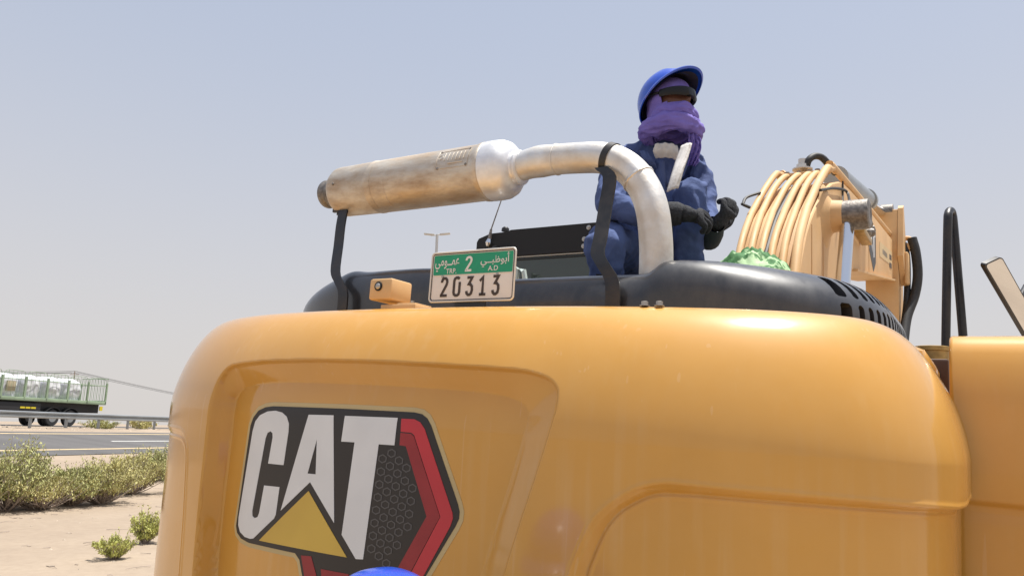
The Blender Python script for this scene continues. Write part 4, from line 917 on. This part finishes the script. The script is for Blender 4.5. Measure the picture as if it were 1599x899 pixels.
def frame(f,u=(0,0,1)):
    f=np.array(f,float); f/=np.linalg.norm(f); u=np.array(u,float); u-=f*(u@f); u/=np.linalg.norm(u); return f,np.cross(u,f),u   # forward, left, up
def head_mesh(c,fr,m,parent,name='head'):
    f,l,u=fr; V=[];F=[];nu,nv=40,28
    for j in range(nv+1):
        ph=math.pi*j/nv; z=math.cos(ph); r=math.sin(ph)
        for i in range(nu):
            a=2*math.pi*i/nu; cx,cy=math.cos(a)*r,math.sin(a)*r
            fx=.098*cx; lx=.076*cy; uz=.122*z
            if z<-.2: fx*=1-.25*(-.2-z)*(1 if cx>0 else .6); lx*=1-.38*(-.2-z)
            g=lambda a0,z0,sa,sz:math.exp(-((math.atan2(cy,cx)-a0)/sa)**2-((z-z0)/sz)**2)
            if cx>0:
                fx+=.026*g(0,-.17,.13,.11)+.013*g(0,.02,.10,.22)-.010*g(.42,.05,.2,.11)-.010*g(-.42,.05,.2,.11)+.006*g(.4,.22,.35,.08)+.006*g(-.4,.22,.35,.08)+.008*g(.55,-.2,.25,.15)+.008*g(-.55,-.2,.25,.15)+.008*g(0,-.44,.3,.06)+.007*g(0,-.56,.28,.06)-.004*g(0,-.5,.3,.025)+.01*g(0,-.8,.5,.14)
            for s_ in(-1,1): lx+=s_*.014*g(s_*1.75,-.08,.16,.17)
            V.append(np.array(c)+f*fx+l*lx+u*uz)
    for j in range(nv):
        for i in range(nu): F.append((j*nu+i,j*nu+(i+1)%nu,(j+1)*nu+(i+1)%nu,(j+1)*nu+i))
    return mk(name,V,F,m,parent,angle=80)
def hard_hat(c,fr,tilt,parent,matn='helmet',ridge=1.):
    f,l,u=fr; ct,st=math.cos(R_(tilt)),math.sin(R_(tilt)); hf=f*ct+u*st; hu=u*ct-f*st; c=np.array(c)
    V=[];F=[];nu,nv=64,18
    for j in range(nv+1):
        ph=(math.pi*.5)*(j/nv)
        for i in range(nu):
            a=2*math.pi*i/nu; z=math.cos(ph); r=math.sin(ph)**.86
            rid=ridge*.006*math.exp(-(math.sin(a)*r/.16)**2)*(1 if z>.15 else 0)+ridge*.004*math.exp(-((abs(math.sin(a)*r)-.42)/.08)**2)*(z>.3)
            V.append(c+hf*(.146*r*math.cos(a))+l*(.122*r*math.sin(a))+hu*(.128*z+rid))
    # lip and brim
    for k,(ex,dz) in enumerate(((.007,-.004),(.010,-.012),(.006,-.016))):
        for i in range(nu):
            a=2*math.pi*i/nu; fr_=max(0,math.cos(a)); br=.047*fr_**1.3 if k<2 else .041*fr_**1.3
            dd=-.016*fr_**2*(1 if k<3 else 0)
            V.append(c+hf*((.146+ex+br)*math.cos(a))+l*((.122+ex+br*.55)*math.sin(a))+hu*(dz+dd))
    R2=nv+1+3
    for j in range(R2-1):
        for i in range(nu): F.append((j*nu+i,j*nu+(i+1)%nu,(j+1)*nu+(i+1)%nu,(j+1)*nu+i))
    o=mk('helmet',V,F,matn,parent,angle=50)
    V=[];F=[]
    for j in range(9):
        ph=(math.pi*.5)*(j/8)
        for i in range(nu):
            a=2*math.pi*i/nu; br=.036*max(0,math.cos(a))**1.3 if j==8 else 0
            V.append(c+hf*((.138*math.sin(ph)**.86+br)*math.cos(a))+l*(.115*math.sin(ph)**.86*math.sin(a)+br*.5*math.sin(a))+hu*(.12*math.cos(ph)-.012-(.017*max(0,math.cos(a))**2 if j==8 else 0)))
    for j in range(8):
        for i in range(nu): F.append((j*nu+i,j*nu+(i+1)%nu,(j+1)*nu+(i+1)%nu,(j+1)*nu+i))
    mk('helmet_lining',V,F,'helmet_inner',o,angle=60)
    return o

P1=empty('person',l2w((.36,1.45,.205)),'crouching worker in blue coveralls, purple head scarf and blue helmet on the hood','person')
bpy.context.view_layer.update()
off=np.array(P1.location)
W_=lambda p:tuple(np.array(p)-off)
J=[(W_((0.6006, 3.44, 2.5374)),(.15,.135)),(W_((0.6204, 3.44, 2.7036)),(.145,.125)),(W_((0.6512, 3.4, 2.8595)),(.155,.125)),(W_((0.6632, 3.36, 2.9727)),(.125,.10)),(W_((0.6863, 3.29, 3.0409)),(.06,.06)),
   (W_((0.5196, 3.33, 2.9578)),(.078,.078)),(W_((0.4416, 3.2, 2.808)),(.072,.072)),(W_((0.403, 3.08, 2.6713)),(.068,.068)),(W_((0.5166, 2.98, 2.6017)),(.058,.058)),(W_((0.6304, 2.92, 2.5813)),(.045,.045)),
   (W_((0.8288, 3.42, 2.9993)),(.078,.078)),(W_((0.877, 3.38, 2.8648)),(.068,.068)),(W_((0.8704, 3.3, 2.6999)),(.060,.060)),(W_((0.8431, 3.12, 2.5687)),(.050,.050)),
   (W_((0.5187, 3.34, 2.5055)),(.115,.115)),(W_((0.4272, 3.12, 2.513)),(.108,.108)),(W_((0.3661, 2.98, 2.4782)),(.088,.088)),(W_((0.3921, 3.06, 2.3674)),(.072,.072)),(W_((0.4348, 3.22, 2.2745)),(.052,.052)),
   (W_((0.6811, 3.36, 2.5294)),(.115,.115)),(W_((0.7308, 3.2, 2.6815)),(.098,.098)),(W_((0.7613, 3.06, 2.7594)),(.080,.080)),(W_((0.7541, 3.08, 2.5894)),(.074,.074)),(W_((0.755, 3.16, 2.3837)),(.060,.060)),
   (W_(l2w((.42,1.42,.262))),(.045,.04)),(W_(l2w((.36,1.22,.255))),(.042,.03)),(W_(l2w((.16,1.50,.262))),(.045,.04)),(W_(l2w((.10,1.32,.255))),(.042,.03))]
E=[(0,1),(1,2),(2,3),(3,4),(3,5),(5,6),(6,7),(7,8),(8,9),(3,10),(10,11),(11,12),(12,13),(0,14),(14,15),(15,16),(16,17),(17,18),(0,19),(19,20),(20,21),(21,22),(22,23),(23,24),(24,25),(18,26),(26,27)]
body=skin('body',J,E,['blue_cloth','black_matte'],P1,4,.020,4,matfn=lambda c:1 if c.z<.075 else 0)
hc=np.array(W_((0.7037, 3.22, 3.1904))); fr1=frame((.58,-.81,.06))
f,l,u=fr1
head_mesh(hc,fr1,'skin',P1)
# purple balaclava with an opening for the eyes and nose
def balaclava(c,fr,parent):
    f,l,u=fr; V=[];F=[];nu,nv=72,40; keep=set()
    for j in range(nv+1):
        z=1.06-2.3*j/nv
        for i in range(nu):
            a=2*math.pi*i/nu-math.pi; r=math.sqrt(max(.0,1-min(1,abs(z) if z>0 else abs(z)*.55)**2)); r=max(r,.05)
            nn=1+.05*noise.noise((math.cos(a)*2.5,math.sin(a)*2.5,z*4))+.05*(.4-abs(noise.noise((math.cos(a)*2,math.sin(a)*2,z*6+math.sin(a)*1.5)))*2)
            fx=(.111*r*math.cos(a))*nn; lx=.092*r*math.sin(a)*nn; uz=.130*z
            if z<-.25 and math.cos(a)>0: fx+=.012*min(1,(-.25-z)*3)*math.cos(a)
            V.append(c+f*fx+l*lx+u*uz)
    for j in range(nv):
        z=1.06-2.3*(j+.5)/nv
        for i in range(nu):
            a=2*math.pi*(i+.5)/nu-math.pi
            if abs(a)<1.35 and -.32+.08*abs(a)<z<.30-.10*abs(a): continue
            F.append((j*nu+i,j*nu+(i+1)%nu,(j+1)*nu+(i+1)%nu,(j+1)*nu+i))
    o=mk('head_scarf',V,F,'purple_cloth',parent,angle=80); s=o.modifiers.new('s','SOLIDIFY'); s.thickness=.005; s.offset=0; return o
sc1=balaclava(hc,fr1,P1)
# scarf roll round the neck and chin
def roll(c,rx,ry,tr,fr,tilt,parent,seed,name,squash=1.25):
    f,l,u=fr; V=[];F=[];nu,nv=140,48
    for i in range(nu):
        a=2*math.pi*i/nu; cen=c+f*rx*math.cos(a)+l*ry*math.sin(a)+u*(tilt*math.cos(a)+.012*noise.noise((math.cos(a)*1.5+seed,math.sin(a)*1.5,0)))
        rad=f*math.cos(a)+l*math.sin(a)
        for j in range(nv):
            b=2*math.pi*j/nv; q_=b+.9*math.sin(a+seed)+.5*a; t_=tr*(1+.30*noise.noise((math.cos(a)*2+seed,math.sin(a)*2,math.cos(b)))+.20*(.5-abs(noise.noise((math.cos(a)*1.4+seed,math.sin(a)*1.4,2.6*math.sin(q_)+seed)))*2.4)+.10*noise.noise((math.cos(a)*6,math.sin(a)*6+seed,math.sin(q_)*5)))
            V.append(cen+rad*t_*math.cos(b)+u*t_*squash*math.sin(b))
    for i in range(nu):
        for j in range(nv): F.append((i*nv+j,((i+1)%nu)*nv+j,((i+1)%nu)*nv+(j+1)%nv,i*nv+(j+1)%nv))
    return mk(name,V,F,'purple_cloth',parent,angle=80)
roll(hc-u*.130-f*.005,.105,.118,.036,fr1,.000,P1,3,'scarf_roll',1.2)
roll(hc-u*.092+f*.010,.094,.096,.026,fr1,.016,P1,8,'scarf_roll',1.35)
mb=MB()
def cloth_strip(P,wd,wdir,m,name,parent,rip=.006,n=10):
    P=cat_rom(P,6); V=[];F=[]; wdir=np.array(wdir,float); wdir/=np.linalg.norm(wdir)
    for i,p in enumerate(P):
        w_=np.interp(i/(len(P)-1),np.linspace(0,1,len(wd)),wd)
        for j in range(n+1):
            k=j/n-.5; V.append(np.array(p)+wdir*w_*k+np.array([0,-1,0])*rip*math.sin(j*1.9+i*.5)+np.array([0,-.02,0])*(1-4*k*k))
    for i in range(len(P)-1):
        for j in range(n): F.append((i*(n+1)+j,i*(n+1)+j+1,(i+1)*(n+1)+j+1,(i+1)*(n+1)+j))
    o=mk(name,V,F,m,parent,angle=80); s=o.modifiers.new('s','SOLIDIFY'); s.thickness=.006; return o
cloth_strip([W_((0.7862, 3.14, 3.0132)),W_((0.8014, 3.16, 2.9674)),W_((0.7996, 3.18, 2.9269)),W_((0.7922, 3.2, 2.8919))],[.055,.06,.05,.035],(1,.3,0),'purple_cloth','scarf_end',P1,.012)
cloth_strip([W_((0.7376, 3.06, 2.938)),W_((0.7053, 3.01, 2.8543)),W_((0.6688, 2.95, 2.7639)),W_((0.6447, 2.93, 2.6877))],[.050,.055,.052,.050],(1,-.1,.25),'white_cloth','towel_end',P1,.003)
cloth_strip([W_((0.6577, 3.1, 2.9519)),W_((0.6571, 3.1, 2.9165)),W_((0.6608, 3.12, 2.8917))],[.10,.115,.09],(1,.1,0),'white_cloth','towel',P1,.006)
hard_hat(hc+u*.034-f*.018,fr1,31,P1)
# goggles
V=[];F=[]
gh=np.array(hc)+u*.012
for i in range(31):
    a=R_(-78+156*i/30); rx=.118 if abs(a)<1.2 else .114
    for j,(dz,dr) in enumerate(((.026,-.004),(.022,.006),(-.018,.009),(-.028+.012*math.exp(-(a/.22)**2),.004),(-.020,-.008),(.018,-.010))):
        V.append(gh+f*((rx+dr)*math.cos(a)+.004)+l*((.096+dr)*math.sin(a))+u*(dz*(1-.35*abs(a)/1.36)+.006*abs(a)))
for i in range(30):
    for j in range(6): F.append((i*6+j,i*6+(j+1)%6,(i+1)*6+(j+1)%6,(i+1)*6+j))
go=mk('goggles',V,F,'goggles',P1,angle=50)
mb=MB()
for s_ in(-1,1): mb.tube([gh+f*.028+l*s_*.100+u*.010,gh-f*.02+l*s_*.104+u*.018,gh-f*.06+l*s_*.098+u*.016],.006,8)
mb.build('temple','goggles',go)
hand('glove',W_((0.6489, 2.91, 2.5814)),np.array((.93,-.10,-.10)),(-.05,-.75,.65),1,(.55,.75,.6),'glove',P1,1.22)
hand('glove',W_((0.8326, 3.06, 2.5633)),np.array((.55,-.35,.55)),(.55,-.70,-.1),-1,(.65,.9,.7),'glove',P1,1.22)
cloth_strip([W_((0.5803, 3.2, 2.9532)),W_((0.601, 3.19, 2.9075)),W_((0.6226, 3.2, 2.8816))],[.05,.06,.03],(1,0,-.25),'blue_cloth','collar',P1,.004)
cloth_strip([W_((0.6519, 3.215, 2.9182)),W_((0.6575, 3.235, 2.8254)),W_((0.6604, 3.27, 2.7461))],[.035,.035,.035],(1,0,0),'blue_cloth','placket',P1,.001)
cf=MB().tube([W_((0.8475, 3.16, 2.5509)),W_((0.8404, 3.08, 2.5577)),W_((0.8411, 3.03, 2.5774))],[.055,.052,.042],18,False); cf.build('cuff','cuff',P1)
MB().tube([W_((0.6237, 2.925, 2.5853)),W_((0.6581, 2.905, 2.5802)),W_((0.6775, 2.9, 2.5765))],[.050,.048,.040],18,False).build('cuff','glove',P1)

# second worker, only the helmet shows above the picture's lower edge
T2=np.array((-0.2322, 1.5, 1.4488)); g2=gz(T2[0],T2[1]-.05)
P2=empty('person',(T2[0],T2[1]-.05,g2),'worker stooping close behind the counterweight in a blue helmet','person')
h2=T2-np.array(P2.location); hz2=h2[2]-.168
fr2=frame((.25,.95,-.12)); c2=np.array([0,.05,hz2])
Jx=[((0,-.22,.72),(.15,.12)),((0,-.15,.88),(.14,.11)),((0,-.06,1.03),(.155,.115)),((0,-.01,1.12),(.12,.10)),((0,.02,1.20),(.055,.055)),
 ((-.18,-.02,1.10),.07),((-.25,.0,.86),.055),((-.18,.18,.72),.042),((.18,-.02,1.10),.07),((.25,.0,.86),.055),((.18,.18,.72),.042),
 ((-.10,-.21,.68),.11),((-.14,.08,.42),.075),((-.13,-.06,.09),.052),((-.14,.10,.045),.042),((.10,-.21,.68),.11),((.14,.08,.42),.075),((.13,-.06,.09),.052),((.14,.10,.045),.042)]
Ex=[(0,1),(1,2),(2,3),(3,4),(3,5),(5,6),(6,7),(3,8),(8,9),(9,10),(0,11),(11,12),(12,13),(13,14),(0,15),(15,16),(16,17),(17,18)]
sc2=(hz2-.07)/1.13
Jx=[(tuple(np.array(p)*np.array([1,1,sc2 if p[2]>.2 else 1])),r) for p,r in Jx]
skin('body',Jx,Ex,['blue_cloth','black_matte'],P2,3,.010,9,matfn=lambda c:1 if c.z<.11 else 0)
head_mesh(c2,fr2,'skin',P2); balaclava(c2,fr2,P2); hard_hat(c2+fr2[2]*.034,fr2,4,P2,ridge=.15)
for s_ in(-1,1): hand('glove',(s_*.17,.20,.70*sc2),(0,.8,-.5),(s_*.6,.3,.6),-s_,(.4,.5,.4),'glove',P2,1.1)

# ------------------------------------------------------------------ crumpled green cloth on the hood
cl=np.array(l2w((.83,1.12,.220)))
V=[];F=[];nu,nv=70,46
for i in range(nu):
    for j in range(nv):
        x=(i/(nu-1)-.5)*2; y=(j/(nv-1)-.5)*2; r=min(1,math.hypot(x,y)); e=max(0,1-r**2.2)
        z=e*(.070+.035*noise.noise((x*1.6,y*1.6,4))) + e*.030*abs(noise.noise((x*3.2,y*3.2,2)))*1.6+e*.016*noise.noise((x*8,y*8,7))
        V.append((x*.16*(1+.1*noise.noise((x*2,y*2,1))),y*.14,max(.003,z*1.35+.004)))
for i in range(nu-1):
    for j in range(nv-1): F.append((i*nv+j,(i+1)*nv+j,(i+1)*nv+j+1,i*nv+j+1))
F=[q for q in F if math.hypot(np.mean([V[k][0] for k in q])/.16,np.mean([V[k][1] for k in q])/.14)<1.02]
o=mk('green_cloth',V,F,'cloth_green',angle=60); o.location=cl; o.rotation_euler=(0,R_(2.5),R_(-30))
s=o.modifiers.new('s','SOLIDIFY'); s.thickness=.004
tag(o,'crumpled green patterned cloth lying on the black hood','cloth')
bpy.context.view_layer.update()
